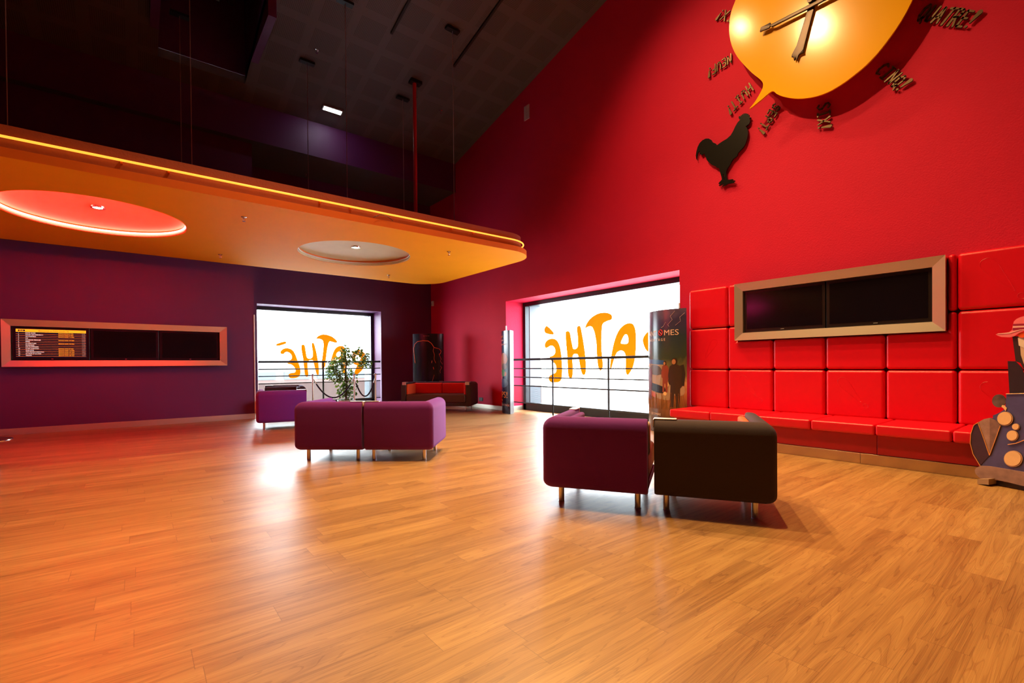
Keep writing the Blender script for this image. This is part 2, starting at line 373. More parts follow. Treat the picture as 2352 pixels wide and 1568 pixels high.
# outer facade reveals
bm = BM(); box(bm, 2.0, 5.3, 12.74, 13.1, 2.5, 2.9); box(bm, 5.06, 5.3, 12.74, 13.1, -.2, 2.5); box(bm, 1.9, 2.2, 12.74, 13.1, -.2, 2.5); box(bm, 2.0, 5.3, 12.74, 13.1, -.4, .05)
structure('trim_3', bm, CONC)
bm = BM(); box(bm, 7.29, 7.62, 4.0, 8.7, 2.46, 2.9); box(bm, 7.29, 7.62, 8.50, 8.8, -.2, 2.46); box(bm, 7.29, 7.62, 3.9, 4.2, -.2, 2.46); box(bm, 7.29, 7.62, 4.0, 8.7, -.4, .05)
structure('trim_4', bm, CONC)

# vinyl lettering on the panes (read mirrored from inside)
c6 = lambda p: (1100+p[0]/3.919, 600+p[1]/3.919)
c7 = lambda p: (600+p[0]/5.225, 640+p[1]/5.225)
W2L = {'e': [[(592,750),(610,715),(645,697),(685,700),(715,730),(735,790),(745,880),(750,980),(745,1050),(730,1080),(695,1090),(650,1088),(630,1065),(632,1035),(660,1015),(690,1000),(697,970),(690,930),(665,905),(640,885),(637,860),(665,848),(685,825),(685,790),(670,765),(645,760),(620,775),(600,778)]],
 'accent': [[(607,582),(625,590),(660,625),(675,650),(665,660),(630,655),(600,645),(590,625),(592,600)]],
 'h': [[(780,645),(790,630),(810,630),(822,650),(830,700),(840,750),(850,785),(870,788),(888,770),(892,730),(890,680),(882,620),(885,590),(900,580),(915,590),(930,660),(945,750),(958,850),(963,940),(960,1005),(945,1022),(928,1010),(912,950),(900,880),(890,840),(875,833),(852,838),(842,870),(845,940),(845,1010),(838,1045),(820,1050),(805,1030),(800,960),(795,850),(785,740)]],
 't': [[(957,600),(975,550),(1020,500),(1080,468),(1140,461),(1185,475),(1200,500),(1190,525),(1150,540),(1118,560),(1108,600),(1103,700),(1105,800),(1113,880),(1115,950),(1100,980),(1088,980),(1072,940),(1062,850),(1058,750),(1045,660),(1025,600),(1005,585),(980,590)]],
 'a': [[(1180,970),(1185,900),(1200,800),(1225,700),(1260,620),(1310,570),(1360,555),(1395,575),(1412,640),(1415,740),(1408,850),(1390,940),(1360,1000),(1340,1022),(1325,1005),(1320,960),(1322,900),(1318,840),(1300,810),(1275,803),(1245,820),(1225,860),(1205,920),(1190,972)], [(1278,735),(1290,700),(1310,665),(1330,658),(1342,680),(1345,710),(1340,735),(1315,743),(1290,740)]],
 'p': [[(1475,715),(1495,660),(1540,620),(1600,600),(1660,620),(1700,690),(1705,800),(1690,900),(1660,990),(1630,1030),(1610,1010),(1610,940),(1612,860),(1590,850),(1550,835),(1500,790)], [(1560,720),(1600,690),(1635,700),(1640,750),(1610,775),(1570,765)]]}
W1L = {'e': [[(228,885),(240,860),(270,838),(305,832),(350,840),(385,865),(415,920),(440,990),(462,1060),(470,1110),(462,1160),(435,1182),(390,1192),(345,1188),(328,1165),(332,1145),(360,1132),(395,1128),(413,1110),(410,1080),(385,1045),(355,1025),(325,1020),(312,1000),(322,985),(345,975),(362,960),(368,940),(355,905),(325,883),(295,880),(265,903),(240,900)]],
 'accent': [[(175,790),(200,775),(240,762),(280,753),(298,757),(300,772),(285,783),(240,797),(195,806)]],
 'h': [[(480,810),(490,792),(510,790),(525,810),(535,870),(545,930),(560,952),(585,957),(608,945),(618,920),(615,860),(605,800),(608,775),(620,767),(635,780),(655,850),(672,930),(685,1010),(690,1080),(690,1140),(680,1155),(665,1140),(648,1080),(630,1010),(622,985),(600,975),(570,985),(555,1010),(558,1080),(565,1140),(560,1170),(540,1175),(525,1150),(515,1060),(500,950),(485,870)]],
 't': [[(657,718),(680,690),(715,672),(755,667),(810,678),(860,700),(900,735),(913,760),(890,768),(850,758),(825,752),(808,775),(795,830),(785,900),(775,980),(768,1040),(752,1070),(735,1078),(725,1060),(728,980),(738,900),(745,830),(745,765),(730,735),(700,722),(665,720)]],
 'a': [[(815,1100),(820,1040),(840,960),(865,880),(900,825),(945,805),(985,810),(1010,850),(1025,950),(1020,1050),(1000,1130),(975,1120),(965,1050),(950,990),(925,970),(895,985),(870,1030),(840,1085)], [(900,915),(915,885),(940,875),(955,890),(955,920),(930,935),(910,930)]],
 'p': [[(1095,900),(1120,870),(1160,853),(1205,862),(1245,900),(1260,950),(1250,1010),(1225,1070),(1195,1110),(1160,1142),(1130,1145),(1120,1120),(1135,1080),(1150,1040),(1130,1030),(1100,1010),(1085,960)], [(1135,935),(1160,920),(1185,932),(1190,960),(1170,985),(1140,980)]]}
for nm, D, lab in (('w2', W2L, 'large orange mirrored vinyl lettering on the red-wall window'), ('w1', W1L, 'smaller orange mirrored vinyl lettering on the purple-wall window')):
    loc = Vector((GX-.008, 6.4, 1.3)) if nm == 'w2' else Vector((3.6, GY-.008, 1.3))
    r = empty('window_lettering', loc, 0, lab, 'lettering')
    for k, loops in D.items():
        if nm == 'w2': L2 = [[(px(*c6(p), GX-.008).y-loc.y, px(*c6(p), GX-.008).z-loc.z) for p in l] for l in loops]; pl = YZ
        else: L2 = [[(py(*c7(p), GY-.008).x-loc.x, py(*c7(p), GY-.008).z-loc.z) for p in l] for l in loops]; pl = XZ
        L2 = [[tuple(v[:2]) for v in smooth_loop([(*q, 0) for q in l])] for l in L2]
        bm = BM()
        if len(L2) == 1: slab2(bm, L2[0], pl, -.002, .001)
        else: slab(bm, L2, pl, -.002, .001)
        link('accent_mark' if k == 'accent' else 'letter', bm, VINYL, r)

# railings
def railing(label, a, b, axis, zs, posts, off):
    r = empty('railing', (off, (a+b)/2, 0) if axis == 'y' else ((a+b)/2, off, 0), 0, label, 'railing')
    h = (b-a)/2; P = (lambda s, z, d=0: (d, s, z)) if axis == 'y' else (lambda s, z, d=0: (s, d, z))
    for i, z in enumerate(zs):
        bm = BM(); tube(bm, [P(-h, z), P(h, z)], .025 if i == 0 else .0125, 10); link('handrail' if i == 0 else 'rail', bm, RAIL, r, True)
    for s in posts:
        s -= (a+b)/2
        bm = BM()
        tube(bm, [P(s-.010, 0, .018), P(s-.010, zs[0], .018)], .010, 8); tube(bm, [P(s+.010, 0, .018), P(s+.010, zs[0], .018)], .010, 8)
        link('post', bm, RAIL, r, True)
    bm = BM(); x0, y0, _ = P(-h, 0, -.004); x1, y1, _ = P(h, 0, .0)
    box(bm, min(x0, x1)-.0, max(x0, x1)+.0, min(y0, y1), max(y0, y1), .22, zs[-2]-.01)
    link('mesh_panel', bm, MESHM, r)
railing('dark metal railing in front of the large window in the red wall', 4.18, 8.57, 'y', (1.173, .972, .78, .59, .21), (7.16, 5.68), 6.74)
railing('dark metal railing in front of the window in the purple wall', 2.19, 5.12, 'x', (1.175, 1.0, .838, .667, .21), (3.64,), 12.14)

# ============================================================ CANOPY
def rrect(x0, x1, y0, y1, r, seg=10, corners=(1, 1, 1, 1)):
    P = []
    for (cx, cy, a0), c in zip(((x1-r, y1-r, 0), (x0+r, y1-r, 90), (x0+r, y0+r, 180), (x1-r, y0+r, 270)), corners):
        for k in range(seg+1):
            a = R(a0+90*k/seg); P.append((cx+r*math.cos(a), cy+r*math.sin(a)))
    return P
def circ(cx, cy, r, n=64): return [(cx+r*math.cos(2*PI*k/n), cy+r*math.sin(2*PI*k/n)) for k in range(n)]
CR = empty('suspended_canopy', (0, 8.27, 3.0), 0, 'long orange two-tier suspended canopy hanging by cables over the left side', 'canopy')
HOLES = [(-.37, 8.10, .95, 'r'), (3.02, 8.16, .93, 'c'), (-3.5, 8.19, .96, 'm')]  # last dish is unseen, added to cast magenta on the left wall and floor
C0 = Vector((0, 8.27, 3.0))
def can(P): return [(p[0], p[1]-C0.y) for p in P]
bm = BM(); slab(bm, [can(rrect(-8.6, 5.68, 6.3, 10.26, .62))] + [can(circ(h[0], h[1], h[2])) for h in HOLES], XY, 0, .09)
o = link('lower_tier', bm, [ORANGEP, DEEPOR], CR, loc=(0, 0, 0))
for f in o.data.polygons:
    if abs(f.normal.z) < .5: f.material_index = 1
bm = BM(); slab(bm, [can(rrect(-8.5, 5.58, 6.42, 10.16, .5))] + [can(circ(h[0], h[1], 1.08)) for h in HOLES], XY, .0902, .34)
link('upper_tier', bm, TERRA, CR)
bm = BM(); P = rrect(-8.54, 5.62, 6.375, 10.2, .53, 12); tube(bm, [(p[0], p[1]-C0.y, .213) for p in P], .013, 8, closed=True)
link('neon_tube', bm, NEON_O, CR, True)
for k in range(24):
    if k % 5 in (0, 1):
        x = -4.1 + k*.4; bm = BM(); box(bm, x-.01, x+.01, 6.38-C0.y, 6.42-C0.y, .185, .225); link('tube_clip', bm, DEEPOR, CR)
for hx, hy, hr, kd in HOLES:
    ring = empty('ceiling_dish', (hx, hy-C0.y, 0)); ring.parent = CR
    bm = BM(); lathe(bm, [(hr+.003, .003), (hr-.012, .008), (hr-.006, .045), (hr+.05, .05), (hr+.052, .066), (.93, .088), (.8, .108), (.6, .125), (.3, .136), (0, .138)], 72)
    link('dish', bm, CREAM, ring, True, ang=60)
    bm = BM(); tube(bm, [(hr*math.cos(2*PI*k/72)*.985, hr*math.sin(2*PI*k/72)*.97, .047) for k in range(72)], .011, 8, closed=True)
    link('neon_ring', bm, {'r': NEON_R, 'c': TUBE_OFF, 'm': NEON_ADDED}[kd], ring, True)
    bm = BM(); lathe(bm, [(.0, .128), (.05, .128), (.055, .118), (.075, .118), (.08, .138)], 24); link('lamp_rim', bm, CHROME, ring, True)
    bm = BM(); lathe(bm, [(0, .122), (.048, .122), (.048, .126), (0, .126)], 24); link('lamp_lens', bm, BULB, ring)
    l = bpy.data.lights.new('downlight_beam', 'SPOT'); l.energy = 5; l.color = (1, .8, .55); l.spot_size = R(100); l.spot_blend = .8; l.shadow_soft_size = .04
    lo = bpy.data.objects.new('downlight_beam', l); C.objects.link(lo); lo.location = (hx, hy, 3.11)
# hanging cable loop on the front edge
bm = BM(); tube(bm, [(2.58+.28*t, -1.99, .10+.055*math.sin(PI*t)) for t in [i/10 for i in range(11)]], .004, 6); link('loose_wire', bm, BLACKP, CR, True)

# cables and pipe
for x, y, lab in ((-1.08, 7.5, 'thin steel cable at the far left end of the canopy'), (.6, 7.5, 'thin bright cable in front of the square ceiling opening'), (2.74, 7.76, 'thin steel cable just right of the lit ceiling lamp'), (4.53, 7.35, 'thin steel cable nearest the right end of the canopy'),
                  (.60, 9.2, 'faint rear cable beside the bright one below the opening'), (2.53, 9.2, 'faint rear cable left of the lit ceiling lamp'), (4.45, 9.22, 'faint rear cable left of the red pipe')):
    r = empty('suspension_cable', (x, y, 3.34), 0, lab, 'cable', 'cables holding up the canopy')
    bm = BM(); tube(bm, [(0, 0, 0), (0, 0, ceil_z(y)-3.36)], .006, 6); link('wire', bm, mat('cable_steel', (.5, .3, .32), .35, .8), r, True)
    if y > 7.3: bm = BM(); box(bm, -.13, .13, -.05, .05, ceil_z(y)-3.40, ceil_z(y)-3.36); link('ceiling_bracket', bm, BLACKM, r)
r = empty('red_pipe', (4.47, 8.73, 3.34), 0, 'vertical red pipe rising from the canopy to the ceiling', 'pipe')
PIPE = mat('red_pipe_paint', (.6, .015, .02), .3)
bm = BM(); tube(bm, [(0, 0, 0), (0, 0, ceil_z(8.73)-3.34)], .037, 16); link('shaft', bm, PIPE, r, True)
bm = BM(); tube(bm, [(0, 0, .22), (0, 0, .30)], .055, 16); tube(bm, [(-.08, 0, .27), (.08, 0, .27)], .018, 8); link('coupling', bm, PIPE, r, True)
bm = BM(); box(bm, -.1, .14, -.07, .07, ceil_z(8.73)-3.40, ceil_z(8.73)-3.34); link('ceiling_plate', bm, BLACKM, r)
# sprinklers
def sprinkler(x, y, z, lab, grp):
    r = empty('sprinkler', (x, y, z), 0, lab, 'sprinkler', grp)
    bm = BM(); lathe(bm, [(0, 0), (.032, 0), (.034, -.008), (.012, -.014), (.01, -.03), (0, -.03)], 20); link('escutcheon', bm, CHROME, r, True)
    bm = BM(); tube(bm, [(-.012, 0, -.02), (-.016, 0, -.045), (0, 0, -.06)], .003, 6); tube(bm, [(.012, 0, -.02), (.016, 0, -.045), (0, 0, -.06)], .003, 6); lathe(bm, [(0, -.06), (.02, -.06), (.02, -.063), (0, -.063)], 12); link('deflector', bm, CHROME, r)
for x, y, lab in ((1.11, 6.95, 'front sprinkler between the two round canopy dishes'), (1.15, 9.5, 'rear sprinkler between the two round canopy dishes'), (4.2, 7.0, 'front sprinkler right of the unlit canopy dish'), (4.24, 9.55, 'rear sprinkler right of the unlit canopy dish')):
    sprinkler(x, y, 3.0, lab, 'sprinklers under the orange canopy')
for x, y, lab in ((2.62, 8.9, 'sprinkler on the dark ceiling near the black bracket'), (5.35, 9.2, 'sprinkler on the dark ceiling right of the red pipe'), (3.2, 11.8, 'small sprinkler under the purple bulkhead near the wall step'), (4.9, 11.9, 'small sprinkler under the purple bulkhead toward the red wall')):
    sprinkler(x, y, ceil_z(y) if y < 10 else 5.62, lab, 'sprinklers on the dark ceiling')
# spot tracks and lamps
SL = math.atan(-.229)
for x, y0, y1, lab in ((4.98, .5, 8.04, 'long black lighting track nearest the red wall'), (3.63, .5, 7.95, 'long black lighting track left of the bright spot lamp'), (2.2, .5, 5.2, 'black lighting track overhead, out of the top of the view')):
    bm = BM(); ym = 1.0
    slab2(bm, [(y0, ceil_z(y0)), (ym, ceil_z(ym)), (y1, ceil_z(y1)), (y1, ceil_z(y1)-.035), (ym, ceil_z(ym)-.035), (y0, ceil_z(y0)-.035)], YZ, x-.02, x+.02)
    tag(link('lighting_track', bm, BLACKM), lab, 'track', 'tracks on the ceiling')
for i, ((lx, ly), t, w, sz) in enumerate(LAMPS):
    p = Vector((lx, ly, ceil_z(ly)-.30)); d = (Vector(t)-p).normalized(); q = d.to_track_quat('-Z', 'Y')
    r = empty('spot_lamp', (lx, ly, ceil_z(ly)-.035), 0, ('glowing warm spot lamp on the track at the top of the red wall' if i == 0 else 'black spot lamp on the ceiling track above the room'), 'spot lamp', None if i == 0 else 'overhead track spots')
    bm = BM(); tube(bm, [(0, 0, 0), (0, 0, -.2)], .01, 8); link('stem', bm, BLACKM, r, True)
    bm = BM(); lathe(bm, [(0, .16), (.05, .15), (.055, 0.02), (.065, .0), (.058, 0.0), (.05, .03), (0, .05)], 24)
    o = link('housing', bm, BLACKM, r, True); o.rotation_euler = q.to_euler(); o.location = (0, 0, -.265)
    bm = BM(); lathe(bm, [(0, .012), (.048, .012), (.048, .016), (0, .016)], 24); o = link('lens', bm, BULB, r); o.rotation_euler = q.to_euler(); o.location = (0, 0, -.265)
# square emergency light
r = empty('ceiling_lamp', (3.30, 10.18, ceil_z(10.18)), 0, 'small bright white rectangular lamp on the dark ceiling', 'ceiling lamp')
r.rotation_euler = (SL, 0, 0)
bm = BM(); box(bm, -.21, .21, -.075, .075, -.04, 0); link('lamp_housing', bm, mat('grey_plastic', (.25, .2, .22), .5), r, bevel=.005, seg=2)
bm = BM(); box(bm, -.18, .18, -.05, .05, -.046, -.0405); link('diffuser', bm, LED, r)
l = bpy.data.lights.new('ceiling_lamp_beam', 'AREA'); l.shape = 'RECTANGLE'; l.size = .34; l.size_y = .1; l.energy = 4; l.color = (.85, .9, 1)
lo = bpy.data.objects.new('ceiling_lamp_beam', l); C.objects.link(lo); lo.location = (3.30, 10.165, ceil_z(10.18)-.055); lo.rotation_euler = (R(18), 0, 0)

# ============================================================ wall bits
bm = BM(); a = px(1205, 247, XB); b = px(1216.5, 271, XB)
r = empty('access_panel', (XB, (a.y+b.y)/2, (a.z+b.z)/2), 0, 'small pale square panel high on the red wall near the ceiling', 'wall panel')
h = abs(a.y-b.y)/2; g = .15
for sy in (-1, 1):
    for sz in (-1, 1):
        box(bm, -.02, 0, min(sy*.004, sy*h), max(sy*.004, sy*h), min(sz*.004, sz*g), max(sz*.004, sz*g))
link('panel', bm, mat('pale_pink_plastic', (.65, .38, .4), .5), r)
bm = BM(); box(bm, -.012, 0, -.085, .085, -.045, .045)
r = empty('wall_socket', (XB, 9.62, .215), 0, 'small black double socket low on the red wall beside the corner sofa', 'socket')
link('plate', bm, BLACKP, r, bevel=.003, seg=2)
for s in (-.04, .04):
    bm = BM(); tube(bm, [(-.016, s, 0), (-.011, s, 0)], .028, 20); link('outlet', bm, mat('dark_grey_plastic', (.04, .04, .045), .3), r, True)
r = empty('alarm_sensor', (XB, 11.96, 2.82), 0, 'small white sensor box in the corner where the purple and red walls meet', 'sensor')
bm = BM(); box(bm, -.05, 0, -.04, .04, -.07, .07); link('casing', bm, WHITEP, r, bevel=.01)
bm = BM(); box(bm, -.053, -.049, -.025, .025, -.045, 0); link('sensor_lens', bm, mat('dull_white', (.5, .5, .5), .3), r)

# ============================================================ monitor frames
def steel_frame(parent, place, ox0, ox1, oz0, oz1, ix0, ix1, iz0, iz1, d_out, d_in, back):
    """mitred four-piece frame; place(a, b, depth)"""
    O = [(ox0, oz0), (ox1, oz0), (ox1, oz1), (ox0, oz1)]; I = [(ix0, iz0), (ix1, iz0), (ix1, iz1), (ix0, iz1)]
    for k in range(4):
        j = (k+1) % 4; bm = BM()
        ring = []
        for q in ((O[k], back), (O[k], d_out), (I[k], d_in), (I[k], back)): ring.append(bm.verts.new(place(q[0][0], q[0][1], q[1])))
        ring2 = []
        for q in ((O[j], back), (O[j], d_out), (I[j], d_in), (I[j], back)): ring2.append(bm.verts.new(place(q[0][0], q[0][1], q[1])))
        for i in range(4): bm.faces.new((ring[i], ring[(i+1) % 4], ring2[(i+1) % 4], ring2[i]))
        bm.faces.new(ring); bm.faces.new(ring2[::-1])
        link('frame_side', bm, STEEL, parent)
FONT = None
def text_mesh(bm_name, s, m, parent, h, place, shear=0, xs=1, align='LEFT', thick=.0005, bold=0):
    cu = bpy.data.curves.new('tmp', 'FONT'); cu.body = s; cu.size = h*1.4; cu.shear = shear; cu.align_x = align; cu.extrude = thick; cu.offset = bold; cu.resolution_u = 3
    ob = bpy.data.objects.new('tmp', cu); C.objects.link(ob)
    dg = bpy.context.evaluated_depsgraph_get(); me = bpy.data.meshes.new_from_object(ob.evaluated_get(dg)); 
    bpy.data.objects.remove(ob); bpy.data.curves.remove(cu)
    for v in me.vertices: v.co = place(v.co.x*xs, v.co.y, v.co.z)
    me.materials.clear(); me.materials.append(m); me.name = bm_name
    o = bpy.data.objects.new(bm_name, me); C.objects.link(o); o.parent = parent
    return o
# left: three monitors in one steel surround on the maroon wall
FY = 10.72
r1 = empty('monitor_surround', (-.13, YM, 1.465), 0, 'long brushed steel surround holding three monitors on the maroon wall', 'monitor frame')
pl1 = lambda a, b, t: (a+.13, t-YM, b-1.465)
steel_frame(r1, pl1, -1.65, 1.39, 1.09, 1.84, -1.55, 1.27, 1.19, 1.735, FY-.02, FY+.0, YM)
bm = BM(); box(bm, -1.44, 1.42, -.10, -.0, -.30, .295); link('backing', bm, BLACKP, r1)
EMW = mat('screen_white', (1, 1, 1), .4, emit=(.9, .95, 1), es=1.0)
EMY = mat('screen_yellow', (1, .5, 0), .4, emit=(1, .42, .02), es=1.0)
EMO = mat('screen_orange_line', (1, .3, 0), .4, emit=(.5, .13, .02), es=.7)
EMG = mat('screen_grey_text', (.3, .3, .3), .4, emit=(.25, .27, .3), es=.8)
EMD = mat('screen_lit_black', (.004, .003, .01), .2, emit=(.004, .003, .012), es=1)
BEZ = mat('glossy_black_bezel', (.02, .006, .012), .18)
xs_ = (-1.545, -.615, .325, 1.265)
for k in range(3):
    x0, x1 = xs_[k]+.006, xs_[k+1]-.006
    lab = ('left monitor on the maroon wall showing an orange film timetable', 'dark switched-off middle monitor on the maroon wall', 'dark switched-off right-hand monitor on the maroon wall')[k]
    t = empty('monitor', ((x0+x1)/2, YM-.1, 1.4625), 0, lab, 'monitor')
    w = (x1-x0)/2; hh = .27
    bm = BM(); box(bm, -w, w, -.055, 0, -hh, hh)
    link('bezel', bm, BEZ, t, bevel=.004, seg=1)
    bm = BM(); box(bm, -w+.04, w-.04, -.058, -.0555, -hh+.045, hh-.035); link('screen', bm, EMD if k == 0 else SCREEN, t)
    bm = BM(); box(bm, -.012, .012, -.059, -.0552, -hh+.018, -hh+.026); link('maker_badge', bm, mat('red_badge', (.6, .05, .1), .4), t)
    if k == 0:
        sx0, sx1, sz0, sz1 = -w+.045, w-.045, -hh+.05, hh-.04; SW = sx1-sx0; SH = sz1-sz0
        bm = BM(); box(bm, sx0, sx1, -.0590, -.0582, sz1-.105*SH, sz1); link('title_bar', bm, EMY, t)
        rows = [('1', 'BARBAQUE', ' '), ]
        names = ['BOITE NOIRE', 'DOLBY LES ETERNELS 3', 'LES ETERNELS', 'LUI', 'ILLUSIONS PERDUES', 'EIFFEL', 'LA FRACTURE', 'BARBAQUE', 'LES OLYMPIADES', 'SI ON CHANTAIT', 'ALBATROS', 'THE FRENCH DISPATCH', 'LE LOUP ET LE LION', 'VENOM']
        nums = ['1', '2', '3', '4', '5', '6', '7', '8', '9', '10', '11', '12', '14', '15']
        inf = {0: '07', 1: '07', 2: '112', 4: '107', 6: '102', 9: '07', 10: '112', 11: '107', 12: '112', 13: '102'}
        tm = ['10:45', '10:35', '13:30', '11:15', '10:50', '11:10', '10:45', '11:00', '11:10', '10:45', '10:55', '10:50', '11:00', '10:45']
        bl = BM(); rh = .86*SH/14
        for i in range(14):
            zt_ = sz1-.115*SH-(i+1)*rh
            box(bl, sx0, sx1, -.0588, -.0582, zt_+.0, zt_+.15*rh)
        link('row_lines', bl, EMO, t)
        plc = lambda ox, oz: (lambda x, y, z: (ox+x, -.0589-z, oz+y))
        b_ = BM(); box(b_, sx0+.03*SW, sx0+.125*SW, -.0596, -.0591, sz1-.08*SH, sz1-.025*SH); link('clock_box', b_, EMD, t)
        text_mesh('clock_digits', '09:45', EMY, t, .035*SH, lambda x, y, z: (sx0+.045*SW+x, -.0599-z, sz1-.07*SH+y))
        text_mesh('title_text', 'Bienvenue au Pathé Docks 76', EMD, t, .045*SH, lambda x, y, z: (sx0+.31*SW+x, -.0594-z, sz1-.075*SH+y), xs=1.05)
        text_mesh('corner_text', 'Prochaine\nséance', EMD, t, .022*SH, lambda x, y, z: (sx0+.92*SW+x, -.0594-z, sz1-.045*SH+y))
        for i in range(14):
            zz = sz1-.115*SH-(i+1)*rh+.38*rh
            text_mesh('row_number', nums[i], EMW, t, .5*rh, plc(sx0+.03*SW, zz))
            text_mesh('film_title', names[i], EMW, t, .5*rh, plc(sx0+.13*SW, zz))
            if i in inf: text_mesh('session_text', 'SEANCE DANS '+inf[i]+' MIN', EMY, t, .5*rh, plc(sx0+.59*SW, zz), xs=.95)
            text_mesh('row_time', tm[i], EMG, t, .5*rh, plc(sx0+.935*SW, zz))
# right: two monitors above the bench
FX = 6.45
r2 = empty('monitor_surround', (6.5, 2.11, 1.745), 0, 'brushed steel surround holding two black monitors above the red bench', 'monitor frame')
pl2 = lambda a, b, t: (t-6.5, a-2.11, b-1.745)
steel_frame(r2, pl2, 3.19, 1.03, 1.36, 2.13, 3.085, 1.135, 1.46, 2.025, FX-.02, FX+.0, 6.60)
bm = BM(); box(bm, .04, .13, -1.0, 1.0, -.29, .285); link('backing', bm, BLACKP, r2)
for k, (y0, y1) in enumerate(((3.08, 2.115), (2.105, 1.14))):
    lab = ('left black monitor above the red bench with a red reflection', 'right black monitor above the red bench')[k]
    t = empty('monitor', (6.54, (y0+y1)/2, 1.7425), 0, lab, 'monitor')
    w = (y0-y1)/2; hh = .278
    bm = BM(); box(bm, -.055, 0, -w, w, -hh, hh); link('bezel', bm, mat('black_bezel_brown', (.015, .01, .009), .3), t, bevel=.004, seg=1)
    bm = BM(); box(bm, -.058, -.0555, -w+.035, w-.035, -hh+.045, hh-.035); link('screen', bm, SCREEN, t)
    bm = BM(); box(bm, -.0595, -.0552, -.02, .02, -hh+.018, -hh+.026); link('maker_badge', bm, mat('grey_badge', (.3, .3, .3), .4), t)

# ============================================================ bench with padded back
BN = empty('padded_bench', (6.2, 1.4, 0), 0, 'long red leather wall bench with padded square back panels', 'bench')
B0 = Vector((6.2, 1.4, 0))
def bpart(name, bm, m, **k):
    o = link(name, bm, m, BN, **k)
    for v in o.data.vertices: v.co -= B0
    return o
Ys = [3.92, 3.325, 2.725, 2.125, 1.54, .955, .36, -.235, -.83]
Zs = [.40, .965, 1.56, 2.14]
g = .004
def pan(P):
    bm = BM(); slab(bm, [P], YZ, 6.50, 6.64); return bpart('back_panel', bm, LEATHER, bevel=.038, seg=5)
TZ, TL, TR = 1.355, 3.195, 1.025
for c in range(8):
    a, b = Ys[c]-g, Ys[c+1]+g
    pan([(a, Zs[0]+g), (b, Zs[0]+g), (b, Zs[1]-g), (a, Zs[1]-g)])
    if c == 1:
        pan([(a, Zs[1]+g), (b, Zs[1]+g), (b, TZ), (TL, TZ), (TL, Zs[2]-g), (a, Zs[2]-g)]); pan([(a, Zs[2]+g), (TL, Zs[2]+g), (TL, Zs[3]), (a, Zs[3])])
    elif c in (2, 3): pan([(a, Zs[1]+g), (b, Zs[1]+g), (b, TZ), (a, TZ)])
    elif c == 4:
        pan([(a, Zs[1]+g), (b, Zs[1]+g), (b, Zs[2]-g), (TR, Zs[2]-g), (TR, TZ), (a, TZ)]); pan([(TR, Zs[2]+g), (b, Zs[2]+g), (b, Zs[3]), (TR, Zs[3])])
    else:
        pan([(a, Zs[1]+g), (b, Zs[1]+g), (b, Zs[2]-g), (a, Zs[2]-g)]); pan([(a, Zs[2]+g), (b, Zs[2]+g), (b, Zs[3]), (a, Zs[3])])
bm = BM(); box(bm, 6.585, 6.648, -.83, 3.90, .1, 2.10); bpart('backing_board', bm, mat('dark_backing', (.05, .003, .004), .6))
SYs = [3.80, 3.21, 2.62, 2.04, 1.46, .885, .30, -.28, -.86]
for c in range(8):
    bm = BM(); box(bm, 5.80, 6.52, SYs[c+1]+.002, SYs[c]-.002, .312, .42); bpart('seat_cushion', bm, LEATHER, bevel=.022, seg=4)
for c in range(4):
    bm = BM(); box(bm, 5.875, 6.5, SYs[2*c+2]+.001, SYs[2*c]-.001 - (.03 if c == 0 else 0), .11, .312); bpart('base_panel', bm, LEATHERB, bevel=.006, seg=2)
bm = BM(); box(bm, 5.865, 6.45, 1.60, 3.76, 0, .108); bpart('kick_plate', bm, KICK, bevel=.002, seg=1)
bm = BM(); box(bm, 5.865, 6.45, -.86, 1.598, 0, .108); bpart('kick_plate', bm, KICK, bevel=.002, seg=1)
# pressed exclamation marks on some panels
def emboss(cy, cz, s, ang):
    bm = BM(); ca, sa = math.cos(ang), math.sin(ang)
    P = [(.0, -.28), (.05, -.1), (.10, .2), (.12, .38), (.07, .48), (-.02, .5), (-.09, .45), (-.11, .3), (-.07, .05), (-.03, -.2)]
    P = [(q[0], q[1]) for q in (tuple(v[:2]) for v in smooth_loop([(a, b, 0) for a, b in P]))]
    D = [(.05*math.cos(t*PI/6)-.02, -.42+.06*math.sin(t*PI/6)) for t in range(12)]
    for L_ in (P, D):
        tube(bm, [(6.4995, cy+s*(a*ca-b*sa), cz+s*(a*sa+b*ca)) for a, b in L_], .0016, 6, closed=True)
    bpart('embossed_mark', bm, LEATHER, smooth=True)
emboss(3.60, 1.22, .40, R(32)); emboss(3.0, .70, .44, R(-38)); emboss(1.84, .69, .44, R(-38)); emboss(.63, 1.83, .50, R(-32)); emboss(.62, .66, .46, R(-40))

